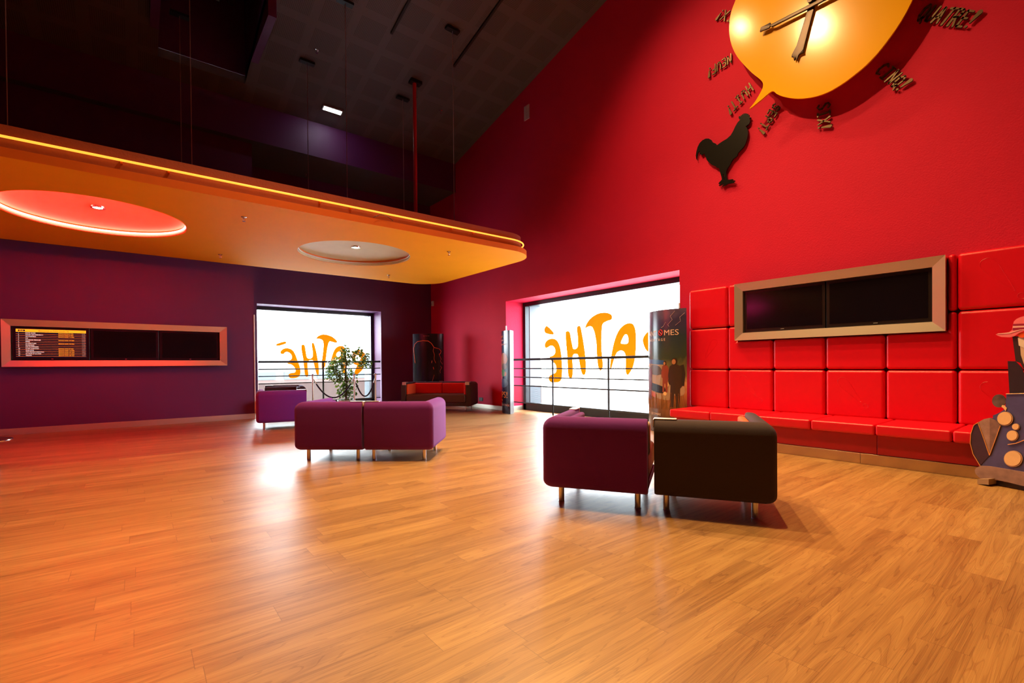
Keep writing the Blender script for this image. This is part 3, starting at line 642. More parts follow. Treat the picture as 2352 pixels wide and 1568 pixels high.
# ============================================================ felt seats
def section(T=.12, z0=.12, z1=.655, ro=.085, rb=.06, ri=.018, n=6):
    P = [(0, z0+ri)]
    for k in range(n+1):
        a = R(270*1.0 - 0)  # inner bottom small corner
    def arc(cx, cz, r, a0, a1, n=n): return [(cx+r*math.cos(R(a0+(a1-a0)*k/n)), cz+r*math.sin(R(a0+(a1-a0)*k/n))) for k in range(n+1)]
    return arc(ri, z0+ri, ri, 180, 270, 2) + arc(T-rb, z0+rb, rb, 270, 360) + arc(T-ro, z1-ro, ro, 0, 90) + arc(ri, z1-ri, ri, 90, 180, 2)
def shell(path, m, parent, T=.12, z1=.655):
    """sweep the rounded section along an inner path (list of (x,y)) ; outer side is to the right of travel"""
    sec = section(T=T, z1=z1); bm = BM(); rings = []
    def ring(o, off):  # off(u) -> displacement
        rings.append([bm.verts.new((o[0]+off(u)[0], o[1]+off(u)[1], z)) for u, z in sec])
    n = len(path)
    dirs = [(Vector(path[i+1])-Vector(path[i])).normalized() for i in range(n-1)]
    nrm = [Vector((d.y, -d.x)) for d in dirs]
    for i in range(n):
        p = Vector(path[i])
        if i in (0, n-1):
            nn = nrm[0] if i == 0 else nrm[-1]; dd = (dirs[0] if i == 0 else -dirs[-1])
            st = [(0, .93), (.012, 1)] if i == 0 else [(.012, 1), (0, .93)]
            for back, sc in st:
                q = p + dd*back
                cz = .39; rings.append([bm.verts.new((q.x+nn.x*(.06+(u-.06)*sc), q.y+nn.y*(.06+(u-.06)*sc), cz+(z-cz)*(1-(1-sc)*.25))) for u, z in sec])
        else:
            a, b = nrm[i-1], nrm[i]; rc = .42
            for k in range(9):
                # rounded square corner between a and b
                t = k/8*PI/2
                cu, cv = (1-rc)+rc*math.cos(t), (1-rc)+rc*math.sin(t)
                if k == 0: cu, cv = 1, 1-rc
                w = a*cu + b*cv
                rings.append([bm.verts.new((p.x+w.x*u, p.y+w.y*u, z)) for u, z in sec])
    for A, B in zip(rings, rings[1:]):
        for k in range(len(sec)):
            j = (k+1) % len(sec); bm.faces.new((A[k], A[j], B[j], B[k]))
    bm.faces.new(rings[0][::-1]); bm.faces.new(rings[-1])
    return link('shell', bm, m, parent, True, ang=50)
def rbox(name, parent, m, x0, x1, y0, y1, z0, z1, bev=.03):
    bm = BM(); box(bm, x0, x1, y0, y1, z0, z1); return link(name, bm, m, parent, bevel=bev, seg=4)
def legs(parent, pts, z=.13):
    for x, y in pts:
        bm = BM(); tube(bm, [(x, y, 0), (x, y, z)], .021, 16); tube(bm, [(x, y, 0), (x, y, .006)], .0225, 16); link('leg', bm, LEGM, parent, True)
def cap(parent, x0, x1, y0, y1, z1, ends):
    bm = BM(); box(bm, x0, x1, y0, y1, z1-.004, z1+.004)
    for b in ends: box(bm, *b)
    link('end_plate', bm, STEEL, parent, bevel=.002, seg=1)
WU, DU = .77, .79; T = .12
def corner_seat(name_args, loc, ang, arm, felt, seat_m, cush_m, plate_at, liner=None):
    """arm = +1: arm on local +x. Back at local -y. plate_at: 'back' or 'arm'"""
    r = empty('armchair', (loc[0], loc[1], 0), ang, *name_args)
    hw, hd = WU/2, DU/2; s = arm
    z1 = .655
    pts = [(-hw*s, -hd+T), ((hw-T)*s, -hd+T), ((hw-T)*s, hd)]
    if s < 0: pts = pts[::-1]
    o = shell(pts, felt, r, z1=z1)
    bx = sorted((-hw*s, (hw-T)*s))
    rbox('base', r, felt, bx[0]+.005, bx[1]-.0, -hd+T-.01, hd-.01, .125, .20, .02)
    rbox('seat_cushion', r, seat_m, bx[0]+.004, bx[1]-.002, -hd+T+.02, hd-.006, .20, .40, .035)
    rbox('back_cushion', r, cush_m, bx[0]+.004 - (0.012 if s > 0 else 0), bx[1]-.002 + (.012 if s < 0 else 0), -hd+T-.002, -hd+T+.13, .37, .63, .035)
    rbox('arm_cushion', r, liner or felt, *sorted(((hw-T+.001)*s, (hw-T-.055)*s)), -hd+T+.125, hd-.02, .395, .625, .02)
    legs(r, [(x_, y_) for x_ in ((-hw+.075)*s, (hw-.125)*s) for y_ in (-hd+.11, hd-.09)])
    if plate_at == 'back':
        e = -hw*s; x0, x1 = sorted((e - .006*s, e+.15*s)); xe = sorted((e-.008*s, e-.001*s))
        cap(r, x0, x1, -hd+.06, -hd+T+.002, z1+.003, [(xe[0], xe[1], -hd+.03, -hd+T+.002, z1-.055, z1+.004)])
    else:
        xx = sorted(((hw-T-.002)*s, (hw-.06)*s))
        cap(r, xx[0], xx[1], hd-.15, hd+.006, z1+.003, [(xx[0], sorted(((hw-T)*s, (hw-.03)*s))[1] if s > 0 else xx[1], hd+.001, hd+.008, z1-.055, z1+.004)])
    return r
def place_from_legs(p, q, arm):
    e = (Vector(q)-Vector(p)).normalized(); n = Vector((-e.y, e.x)); c = (Vector(p)+Vector(q))/2 + n*(DU/2-.11) + e*.025*arm
    return (c.x, c.y), math.atan2(e.y, e.x)
def mk(p, q, *a):
    loc, an = place_from_legs(p, q, a[1]); return corner_seat(a[0], loc, an, *a[1:])
mk((2.555, 2.62), (2.85, 2.13), ('purple felt corner seat at the front beside the charcoal seat', 'armchair'), -1, FPURPLE, BROWNL, FCREAM, 'arm')
mk((2.965, 1.985), (3.27, 1.475), ('charcoal felt corner seat at the front nearest the camera', 'armchair'), 1, FDARK, FRED, FORANGE, 'back', FORANGE)
mk((1.52, 5.63), (1.95, 5.26), ('left purple felt corner seat of the middle pair', 'armchair'), -1, FPURPLE, BROWNL, FRED, 'back')
mk((2.085, 5.137), (2.515, 4.767), ('right purple felt corner seat of the middle pair with a lilac lit arm', 'armchair'), 1, FPURPLE, BROWNL, FRED, 'back')
mk((1.67, 8.79), (2.23, 8.69), ('purple felt corner seat with red cushions by the maroon wall edge', 'armchair'), -1, FPURPLE, BROWNL, FRED, 'back')
corner_seat(('dark felt corner seat mostly hidden behind the purple one by the window', 'armchair'), (2.47, 10.85), R(168), -1, FDARK, BROWNL, FDARK, 'back')
# two-seat sofa in the corner
ang = math.atan2(9.06-10.17, 5.92-4.89)
cxy = Vector(((5.92+4.89)/2, (9.06+10.17)/2)) + Vector((.73, .68))*.30
sf = empty('two_seat_sofa', (cxy.x, cxy.y, 0), ang, 'dark two-seat sofa with red cushions standing in the far corner', 'sofa')
hw, hd = .83, .375
shell([(-hw+T, -hd), (-hw+T, hd-T), (hw-T, hd-T), (hw-T, -hd)][::-1], FDARK, sf, z1=.67)
rbox('base', sf, FDARK, -hw+T-.01, hw-T+.01, -hd+.005, hd-T+.01, .125, .20, .02)
for s in (-1, 1):
    rbox('back_cushion', sf, FRED, *sorted((s*.004, s*(hw-T-.004))), hd-T-.12, hd-T+.002, .38, .64, .03)
    rbox('arm_cushion', sf, FORANGE if s < 0 else FRED, *sorted((s*(hw-T+.001), s*(hw-T-.05))), -hd+.03, hd-T-.1, .38, .63, .02)
    cap(sf, *sorted((s*(hw-T-.01), s*(hw-.035))), -hd-.008, -hd+.14, .673, [(*sorted((s*(hw-T-.01), s*(hw-.035))), -hd-.008, -hd-.001, .61, .675)])
rbox('seat_cushion', sf, BROWNL, -hw+T+.003, hw-T-.003, -hd-.01, hd-T-.1, .20, .395, .035)
legs(sf, [(sx*(hw-.15), sy*.27) for sx in (-1, 1) for sy in (-1, 1)])

# ============================================================ stanchions and ropes
posts = [(3.15, 11.3), (3.92, 10.78), (4.36, 10.62)]
for i, (x, y) in enumerate(posts):
    r = empty('rope_stanchion', (x, y, 0), 0, ('leftmost steel rope post left of the potted tree', 'middle steel rope post right of the tree trunk', 'rightmost steel rope post at the window edge')[i], 'stanchion')
    bm = BM(); lathe(bm, [(0, 0), (.155, 0), (.155, .012), (.05, .03), (.02, .05)], 32); link('base', bm, CHROME, r, True)
    bm = BM(); tube(bm, [(0, 0, .03), (0, 0, .84)], .02, 16); link('post', bm, STEEL, r, True)
    bm = BM(); lathe(bm, [(.02, .84), (.032, .842), (.034, .87), (.02, .885), (0, .89)], 24); link('finial', bm, CHROME, r, True)
VEL = mat('black_velvet_rope', (.01, .01, .014), .9, sheen=.2)
for i in (0, 1):
    a, b = Vector((*posts[i], .80)), Vector((*posts[i+1], .80)); sag = (.46, .44)[i]
    m_ = (a+b)/2
    r = empty('velvet_rope', tuple(m_), 0, ('black velvet rope looping in front of the potted tree', 'short black velvet rope at the right of the potted tree')[i], 'rope')
    pts = [a.lerp(b, t) - Vector((0, 0, sag*(1-(2*t-1)**2))) - m_ for t in [k/24 for k in range(25)]]
    bm = BM(); tube(bm, pts[2:-2], .016, 10); link('cord', bm, VEL, r, True)
    for s in (pts[0:3], pts[-3:]):
        bm = BM(); tube(bm, s, .012, 10); link('hook', bm, CHROME, r, True)

# ============================================================ potted tree
random.seed(4)
tx, ty = 3.93, 11.38
r = empty('potted_fig', (tx, ty, 0), 0, 'leafy green potted fig tree in front of the purple-wall window', 'potted tree')
bm = BM(); lathe(bm, [(0, .001), (.15, .001), (.19, .22), (.20, .22), (.20, .25), (.18, .25), (.175, .22), (0, .22)], 32); link('pot', bm, mat('white_planter', (.55, .55, .55), .4), r, True)
bm = BM(); lathe(bm, [(0, .232), (.175, .225)], 24); link('soil', bm, mat('soil', (.03, .02, .012), .9), r)
BARK = mat('tree_bark', (.14, .08, .045), .8, bump=(40, .5))
GREEN = bpy.data.materials.new('fig_leaf'); GREEN.use_nodes = True; nt = GREEN.node_tree
p_ = nt.nodes['Principled BSDF']; p_.inputs['Roughness'].default_value = .4
oi = nt.nodes.new('ShaderNodeNewGeometry'); cr = nt.nodes.new('ShaderNodeValToRGB'); cr.color_ramp.elements[0].color = (.025, .085, .010, 1); cr.color_ramp.elements[1].color = (.22, .36, .04, 1)
nt.links.new(oi.outputs['Random Per Island'], cr.inputs[0]); nt.links.new(cr.outputs[0], p_.inputs['Base Color'])
tl = nt.nodes.new('ShaderNodeBsdfTranslucent'); nt.links.new(cr.outputs[0], tl.inputs[0]); mx = nt.nodes.new('ShaderNodeMixShader'); mx.inputs[0].default_value = .3
nt.links.new(p_.outputs[0], mx.inputs[1]); nt.links.new(tl.outputs[0], mx.inputs[2]); nt.links.new(mx.outputs[0], nt.nodes['Material Output'].inputs[0])
rx = Vector((rt.x, rt.y, 0)).normalized(); bk = Vector((fw.x, fw.y, 0)).normalized()
TP = [(0, .22), (.02, .6), (-.01, .85), (.02, 1.1), (.0, 1.3)]
bm = BM(); tube(bm, [rx*a+Vector((0, 0, z)) for a, z in TP], [.022, .02, .018, .014, .008], 10)
for a0, z0, a1, z1, d in ((.02, 1.1, .28, 1.42, .05), (.0, .95, -.26, 1.2, -.08), (.01, .8, .18, .95, .1), (0, .7, -.3, .85, .05), (.02, 1.15, -.05, 1.5, -.1), (.28, 1.42, .45, 1.2, .05), (.0, .6, .15, .7, -.1)):
    m_ = rx*((a0+a1)/2)+Vector((0, 0, (z0+z1)/2+.05))+bk*d*.5
    tube(bm, [rx*a0+Vector((0, 0, z0)), m_, rx*a1+Vector((0, 0, z1))+bk*d], [.012, .008, .005], 6)
link('trunk', bm, BARK, r, True)
CL = [(0, 1.50, .10, 25), (.0, 1.38, .17, 90), (.08, 1.28, .22, 150), (-.02, 1.2, .16, 80), (-.26, 1.15, .17, 110), (-.36, 1.0, .13, 60), (-.18, 1.02, .18, 100), (.33, 1.42, .13, 40), (.45, 1.28, .14, 70), (.50, 1.13, .13, 60), (.38, 1.14, .10, 30), (-.30, .86, .16, 70), (-.42, .82, .10, 30), (-.12, .82, .17, 80), (.1, .9, .13, 45), (-.1, .66, .18, 70), (.1, .62, .18, 70), (-.12, .48, .14, 40), (.16, .48, .13, 40), (.0, .45, .12, 30), (.2, .75, .1, 25), (-.08, .38, .13, 45), (.1, .36, .12, 40), (.02, .55, .12, 40)]
bm = BM()
for a, z, s, n in CL:
    for _ in range(n):
        th = random.uniform(0, 2*PI); ph = math.acos(random.uniform(-1, 1)); q = s*random.uniform(.25, 1)**.6
        c = rx*(a+q*math.sin(ph)*math.cos(th)) + bk*(q*math.sin(ph)*math.sin(th)) + Vector((0, 0, z+q*math.cos(ph)*.9))
        L_ = random.uniform(.06, .10); w = L_*.27
        d = Vector((random.uniform(-1, 1), random.uniform(-1, 1), random.uniform(-1.1, .4))).normalized(); s_ = d.cross(Vector((random.uniform(-1, 1), random.uniform(-1, 1), 1))).normalized(); up_ = s_.cross(d)
        v = [bm.verts.new(c+k) for k in (d*0, d*L_*.4+s_*w-up_*.004, d*L_, d*L_*.4-s_*w-up_*.004, d*L_*.45+up_*.003)]
        for f in ((0, 1, 4), (1, 2, 4), (2, 3, 4), (3, 0, 4)): bm.faces.new([v[i] for i in f])
me_ = bpy.data.meshes.new('foliage'); bm.to_mesh(me_); bm.free(); me_.materials.append(GREEN)
o = bpy.data.objects.new('foliage', me_); C.objects.link(o); o.parent = r; tag(o, kind='stuff')

# ============================================================ lens-shaped film totems
def lens(w, d, n=14):
    """closed outline of a lens: two arcs meeting at sharp ends on x"""
    P = []
    for sgn in (-1, 1):
        for k in range(n):
            t = -1+2*k/n
            P.append(((t)*w/2*(-sgn)*-1 if sgn < 0 else -t*w/2, sgn*d/2*(1-t*t)))
    return P
def front_y(x, w, d): t = 2*x/w; return -d/2*(1-t*t)
def totem(args, loc, ang, w, d, h, face, side, deco):
    r = empty('poster_totem', (loc[0], loc[1], 0), ang, *args)
    bm = BM(); slab(bm, [lens(w, d, 24)], XY, .0, h); o = link('column', bm, [face, side], r, True, ang=40)
    for f in o.data.polygons:
        if f.center.y > 0.001 and abs(f.normal.z) < .5 and f.normal.y > 0: f.material_index = 1
    def wrap(x, z, t=0): return Vector((x, front_y(max(-w/2, min(w/2, x)), w, d)-.0015-t, z))
    deco(r, wrap, w, d, h)
    return r
def flat_poly(name, P, m, parent, wrap, t=.001, smooth=True):
    if smooth: P = [tuple(v[:2]) for v in smooth_loop([(*q, 0) for q in P], 3)]
    bm = BM(); vs = [bm.verts.new(Vector((p[0], p[1], 0))) for p in P]; es = [bm.edges.new((vs[i], vs[(i+1) % len(vs)])) for i in range(len(vs))]
    bmesh.ops.triangle_fill(bm, edges=es, use_beauty=True)
    for _ in range(2): bmesh.ops.subdivide_edges(bm, edges=[e for e in bm.edges if abs(e.verts[0].co.x-e.verts[1].co.x) > .04], cuts=1)
    bmesh.ops.triangulate(bm, faces=bm.faces)
    for v in bm.verts: v.co = wrap(v.co.x, v.co.y, t)
    return link(name, bm, m, parent)
def grad_mat(name, stops, rough=.25, noise=.25, nscale=3, coord=2):
    m = bpy.data.materials.new(name); m.use_nodes = True; nt = m.node_tree; N = nt.nodes; L = nt.links; p = N['Principled BSDF']; p.inputs['Roughness'].default_value = rough
    tc = N.new('ShaderNodeTexCoord'); sp = N.new('ShaderNodeSeparateXYZ'); L.new(tc.outputs['Object'], sp.inputs[0])
    n = N.new('ShaderNodeTexNoise'); n.inputs['Scale'].default_value = nscale; n.inputs['Detail'].default_value = 5; n.inputs['Distortion'].default_value = 1.2; L.new(tc.outputs['Object'], n.inputs['Vector'])
    f = math_node(nt, 'ADD', math_node(nt, 'DIVIDE', sp.outputs[coord], 1.87), math_node(nt, 'MULTIPLY', math_node(nt, 'SUBTRACT', n.outputs['Fac'], .5), noise))
    cr = N.new('ShaderNodeValToRGB'); L.new(f, cr.inputs[0]); el = cr.color_ramp.elements
    el[0].position, el[0].color = stops[0][0], (*stops[0][1], 1); el[1].position, el[1].color = stops[-1][0], (*stops[-1][1], 1)
    for q, c in stops[1:-1]: el.new(q).color = (*c, 1)
    L.new(cr.outputs[0], p.inputs['Base Color'])
    return m
STORM = grad_mat('storm_poster_print', [(0, (.05, .03, .03)), (.12, (.10, .05, .02)), (.3, (.45, .20, .07)), (.42, (.62, .42, .2)), (.5, (.22, .20, .08)), (.62, (.05, .08, .05)), (.78, (.035, .06, .09)), (.9, (.06, .05, .15)), (1, (.12, .10, .22))], .22, .28, 3)
SIDEM = mat('totem_edge', (.06, .03, .05), .3)
TXT = mat('cream_print', (.8, .62, .5), .4)
def p(mname, col, r=.3): return mat(mname, col, r)
def deco_storm(r, wrap, w, d, h):
    for pts in ([(.24, 1.84), (.17, 1.76), (.20, 1.71), (.13, 1.64), (.15, 1.61)], [(.36, 1.80), (.30, 1.74), (.31, 1.68), (.24, 1.62)], [(.02, 1.60), (.06, 1.62), (.1, 1.68)]):
        bm = BM(); tube(bm, [wrap(a, b, .001) for a, b in pts], .0022, 5); link('lightning_print', bm, p('pale_violet', (.75, .65, .85)), r)
    o = text_mesh('title_text', 'FANT', TXT, r, .085, lambda x, y, z: wrap(-.345+x, 1.48+y, z), xs=.86)
    o = text_mesh('title_text', 'MES', TXT, r, .085, lambda x, y, z: wrap(.062+x, 1.48+y, z), xs=1.1)
    text_mesh('subtitle_text', 'H É R I T A G E', TXT, r, .04, lambda x, y, z: wrap(-.26+x, 1.40+y, z), xs=.95)
    bm = BM(); tube(bm, [wrap(.005+.036*math.cos(2*PI*k/20), 1.525+.042*math.sin(2*PI*k/20), .002) for k in range(20)], .006, 5, closed=True)
    tube(bm, [wrap(-.03, 1.555, .002), wrap(.03, 1.495, .002)], .006, 5); link('round_mark', bm, p('print_red', (.7, .03, .03)), r)
    car = [(-.30, .62), (-.30, .92), (-.26, 1.0), (-.23, 1.08), (.02, 1.06), (.08, .95), (.16, .80), (.16, .55), (.10, .50), (-.25, .56)]
    flat_poly('car_print', car, p('print_car_cream', (.42, .30, .18)), r, wrap, .0008)
    flat_poly('car_print', [(-.25, .90), (-.22, 1.03), (-.02, 1.01), (.02, .89)], p('print_dark_glass', (.12, .09, .07)), r, wrap, .0014)
    flat_poly('car_print', [(-.28, .66), (-.28, .76), (.06, .70), (.06, .60)], p('print_black', (.02, .015, .015)), r, wrap, .0014)
    flat_poly('car_print', [(-.24, .56), (-.24, .62), (-.12, .60), (-.12, .54)], p('print_plate_red', (.6, .12, .05)), r, wrap, .002)
    flat_poly('car_print', [(-.27, 1.06), (-.28, 1.12), (.06, 1.10), (.06, 1.04)], p('print_blue', (.04, .12, .35)), r, wrap, .0014)
    for a, b, s in ((.10, .74, .045), (.08, .60, .03)):
        flat_poly('car_print', [(a+s*math.cos(k*PI/5), b+s*math.sin(k*PI/5)) for k in range(10)], p('print_headlamp', (.9, .65, .3)), r, wrap, .002)
    FIG = [(-.10, 0), (-.09, .28), (-.085, .42), (-.12, .45), (-.135, .60), (-.10, .78), (-.045, .82), (.035, .82), (.085, .79), (.12, .70), (.10, .52), (.115, .40), (.085, .36), (.08, .18), (.075, 0), (.015, 0), (.0, .26), (-.015, .26), (-.035, 0)]
    for a, b0, H, m_ in ((.235, .40, .78, p('print_coat', (.06, .04, .03))), (.085, .62, .50, p('print_coat_red', (.30, .07, .04))), (-.27, .50, .60, p('print_maroon', (.14, .03, .05)))):
        flat_poly('figure_print', [(a+x_*H, b0+y_*H) for x_, y_ in FIG], m_, r, wrap, .003, False)
        flat_poly('figure_print', [(a+(-.01+.05*math.cos(k*PI/6))*H, b0+(.88+.065*math.sin(k*PI/6))*H) for k in range(12)], p('print_hair', (.05, .025, .015)), r, wrap, .0032)
        flat_poly('figure_print', [(a+(-.02+.035*math.cos(k*PI/6))*H, b0+(.87+.05*math.sin(k*PI/6))*H) for k in range(12)], p('print_skin', (.5, .25, .12)), r, wrap, .0040)
    flat_poly('figure_print', [(.30, .72), (.30, 1.02), (.345, 1.04), (.365, .9), (.35, .72)], p('print_pack', (.04, .035, .03)), r, wrap, .0026, False)
    flat_poly('car_print', [(.16, .60), (.16, .74), (.22, .78), (.34, .74), (.34, .58)], p('print_rear_cream', (.5, .42, .3)), r, wrap, .0012)
    for k in range(26):
        a = -.39+.03*k; bm = BM(); tube(bm, [wrap(a, .36, .002), wrap(a+random.uniform(-.03, .03), .52+random.uniform(0, .1), .003)], .003, 4); link('grass_print', bm, p('print_grass', (.35, .17, .06)), r)
    text_mesh('footer_text', 'LE 1 DÉCEMBRE', TXT, r, .035, lambda x, y, z: wrap(-.34+x, .26+y, z))
totem(('tall curved totem with a stormy film poster beside the red bench', 'poster totem'), (6.40, 4.235), R(-98), .76, .26, 1.87, STORM, SIDEM, deco_storm)
NIGHT = grad_mat('night_poster_print', [(0, (.02, .01, .02)), (.25, (.03, .02, .06)), (.4, (.04, .05, .12)), (.6, (.03, .05, .10)), (.75, (.03, .07, .16)), (.9, (.08, .03, .12)), (1, (.05, .02, .06))], .2, .2, 2)
def deco_kids(r, wrap, w, d, h):
    OR = p('print_orange', (.95, .30, .02)); PK = p('print_pink', (.85, .45, .42))
    text_mesh('title_text', 'OUPS!', OR, r, .14, lambda x, y, z: wrap(-.32+x*1.0, .34+y, z), xs=1.15)
    text_mesh('subtitle_text', "J'ai ENCORE raté", OR, r, .035, lambda x, y, z: wrap(-.30+x, .27+y, z), xs=1.1)
    text_mesh('tagline_text', 'La magie', OR, r, .05, lambda x, y, z: wrap(-.12+x, 1.66+y, z), shear=.3)
    text_mesh('tagline_text', 'des croisiers', PK, r, .045, lambda x, y, z: wrap(-.12+x, 1.58+y, z))
    text_mesh('tagline_text', "l'arche perdue !", PK, r, .045, lambda x, y, z: wrap(-.12+x, 1.49+y, z))
    bm = BM(); Z = [(-.08, .15), (.30, .15), (.30, .22), (-.08, .22)]
    tube(bm, [wrap(a, b, .001) for a, b in Z], .002, 4, closed=True); link('date_box', bm, PK, r)
    text_mesh('date_text', 'LE 20 OCTOBRE', PK, r, .04, lambda x, y, z: wrap(-.05+x, .165+y, z))
    for a, b, sx, sy, m_ in ((.14, 1.18, .16, .14, p('print_fox', (.55, .16, .06))), (-.02, 1.05, .14, .13, p('print_tan', (.5, .25, .12))), (.16, 1.02, .12, .07, p('print_brown', (.12, .04, .03))), (.12, .88, .10, .08, p('print_green', (.05, .3, .08))), (.21, .86, .05, .05, p('print_redorange', (.8, .1, .04))), (-.02, .80, .10, .12, p('print_pinkbody', (.75, .25, .35))), (.12, .66, .20, .10, p('print_navy', (.05, .06, .16)))):
        flat_poly('blob_print', [(a+sx*math.cos(k*PI/6), b+sy*math.sin(k*PI/6)) for k in range(12)], m_, r, wrap, .001+.0002*a)
e0 = Vector((.5, .866)); near = Vector((6.27, 7.97)); c_ = near + e0*.37
tg = totem(('narrow edge-on totem with a dark blue cartoon poster by the railing', 'poster totem'), (c_.x, c_.y), math.atan2(-e0.y, -e0.x), .74, .26, 1.80, NIGHT, mat('totem_pale_side', (.2, .18, .19), .4), deco_kids)
DARKP = mat('black_poster_print', (.012, .01, .014), .2)
def deco_heads(r, wrap, w, d, h):
    GO = p('print_glow_orange', (.95, .13, .03))
    for pts, rad in (([(-.31, 1.12), (-.34, 1.35), (-.35, 1.5), (-.32, 1.6), (-.24, 1.67), (-.1, 1.69), (.04, 1.68), (.12, 1.62), (.18, 1.52), (.24, 1.50), (.31, 1.48), (.35, 1.42), (.33, 1.36), (.30, 1.34)], .0065), ([(.18, 1.52), (.16, 1.43), (.19, 1.33), (.18, 1.22), (.22, 1.12)], .004), ([(.31, 1.33), (.35, 1.22), (.33, 1.17), (.38, 1.09)], .004), ([(.33, 1.05), (.36, 1.0), (.32, .92), (.33, .86)], .003), ([(.13, 1.18), (.12, 1.12)], .008), ([(.16, 1.02), (.17, .96)], .006), ([(.18, .82), (.13, .65), (.17, .5)], .003)):
        bm = BM(); tube(bm, [wrap(a, b, .002) for a, b in pts], rad, 6); link('line_print', bm, GO, r)
    text_mesh('top_text', 'UN FILM DE', p('print_dim_pink', (.4, .15, .18)), r, .02, lambda x, y, z: wrap(-.08+x, 1.80+y, z))
    bm = BM(); tube(bm, [wrap(-.04+.07*math.cos(2*PI*k/24), .62+.035*math.sin(2*PI*k/24), .001) for k in range(24)], .0025, 5, closed=True)
    tube(bm, [wrap(-.08, .605, .001), wrap(-.04, .63, .001), wrap(.0, .635, .001)], .004, 5); link('laurel_mark', bm, p('print_rose', (.7, .15, .3)), r)
    text_mesh('award_text', 'FESTIVAL DE CANNES', p('print_rose', (.7, .15, .3)), r, .026, lambda x, y, z: wrap(-.15+x, .54+y, z)); text_mesh('award_text', 'SÉLECTION OFFICIELLE', p('print_rose', (.7, .15, .3)), r, .018, lambda x, y, z: wrap(-.13+x, .50+y, z))
    for k, (a, b) in enumerate(((.2, .6), (.3, .62), (.2, .52), (.33, .5))):
        flat_poly('city_print', [(a, b), (a+.09, b), (a+.09, b+.05), (a, b+.05)], p('print_dark_red', (.25, .01, .02)), r, wrap, .001, False)
totem(('black poster totem with glowing orange profile lines behind the corner sofa', 'poster totem'), (5.86, 10.86), -YAW, .82, .28, 1.87, DARKP, SIDEM, deco_heads)

# ============================================================ speech bubble clock
c3 = lambda p_: (1560+p_[0]/2.97, p_[1]/2.97)
XK = 6.40
BUB = [(385,0),(355,80),(342,160),(342,230),(358,310),(395,385),(445,445),(500,500),(545,535),(568,560),(572,585),(560,620),(520,690),(480,742),(560,680),(632,622),(665,640),(700,655),(760,668),(830,672),(920,660),(1010,630),(1100,580),(1190,515),(1280,440),(1360,355),(1430,265),(1490,180),(1545,90),(1590,0)]
wp = [(lambda v: (v.y, v.z))(px(*c3(q), XK)) for q in BUB]
hubv = px(*c3((912, 15)), XK); HB = (hubv.y, hubv.z)
no_tail = [q for i, q in enumerate(wp) if not 8 <= i <= 17]
cx_, cz_ = (wp[0][0]+wp[-1][0])/2, (wp[0][1]+wp[-1][1])/2
up_part = [(2*cx_-q[0], 2*cz_-q[1]) for q in no_tail[1:-1]]
out = []
ALLP = wp + up_part
sm = smooth_loop([(*q, 0) for q in ALLP], 3)
K0 = Vector((XK, HB[0], HB[1]))
CK = empty('bubble_clock', tuple(K0), 0, 'huge yellow speech-bubble wall clock with dark metal hands', 'clock')
loc2 = lambda P: [(q[0]-K0.y, q[1]-K0.z) for q in P]
YEL = mat('glossy_yellow_face', (.98, .50, .002), .17, spec=.35)
bm = BM(); slab2(bm, loc2([tuple(v[:2]) for v in sm]), YZ, 0, .02); link('face', bm, YEL, CK)
# thinner wall-side body
ins = [(cx_+(q[0]-cx_)*.80, cz_+(q[1]-cz_)*.80) for q in no_tail+up_part]
bm = BM(); slab2(bm, loc2([tuple(v[:2]) for v in smooth_loop([(*q, 0) for q in ins], 2)]), YZ, .02, .245); link('body', bm, BLACKM, CK)
HAND = mat('dark_bronze_hand', (.05, .03, .022), .35, .5)
def hp(pts, X): return [(px(*c3(q), X).y-K0.y, px(*c3(q), X).z-K0.z) for q in pts]
bm = BM(); slab2(bm, hp([(548,216),(556,185),(622,152),(620,168),(890,28),(1075,-70),(1085,-50),(903,46),(630,182),(628,178),(618,176),(614,188)], 6.33), YZ, -.07, -.045); link('minute_hand', bm, HAND, CK, bevel=.003, seg=1)
bm = BM(); slab2(bm, hp([(897,-10),(932,0),(848,325),(845,340),(848,358),(833,362),(815,372),(800,415),(793,390),(783,413),(780,388),(765,390),(768,370),(800,310)], 6.36), YZ, -.04, -.018); link('hour_hand', bm, HAND, CK, bevel=.003, seg=1)
bm = BM(); tube(bm, [(-.085, 0, 0), (.0, 0, 0)], .035, 24); link('hub', bm, HAND, CK, True)

# rooster silhouette
cr_ = lambda q: (1580+q[0]/6.918, 220+q[1]/6.918)
RO = [(845,372),(815,372),(805,345),(812,320),(830,325),(840,330),(838,300),(855,318),(862,285),(882,305),(880,272),(900,295),(903,270),(918,290),(930,275),(938,292),(955,285),(955,305),(975,305),(972,325),(1000,345),(975,360),(988,385),(985,415),(970,445),(935,472),(915,485),(938,510),(950,550),(955,600),(945,660),(925,730),(900,790),(860,840),(820,880),(790,915),(782,950),(755,975),(720,1000),(690,1045),(672,1090),(640,1130),(615,1175),(605,1220),(612,1270),(625,1335),(665,1330),(710,1322),(718,1332),(700,1342),(675,1350),(740,1342),(752,1352),(735,1360),(720,1368),(745,1380),(730,1384),(690,1386),(640,1395),(600,1415),(545,1442),(548,1428),(590,1390),(540,1408),(495,1430),(488,1420),(535,1384),(490,1400),(484,1390),(505,1365),(540,1330),(535,1290),(520,1240),(505,1195),(498,1155),(475,1140),(460,1145),(440,1120),(400,1105),(370,1090),(345,1065),(320,1040),(300,1020),(292,990),(275,960),(262,915),(210,942),(200,910),(185,922),(188,870),(160,900),(145,960),(138,1000),(150,1022),(132,1000),(125,950),(135,880),(155,810),(185,750),(230,705),(280,680),(330,677),(370,700),(390,738),(440,757),(460,785),(500,755),(560,715),(620,680),(680,625),(715,565),(750,490),(790,420),(825,385)]
XR = 6.60; rc_ = px(*cr_((640, 850)), XR)
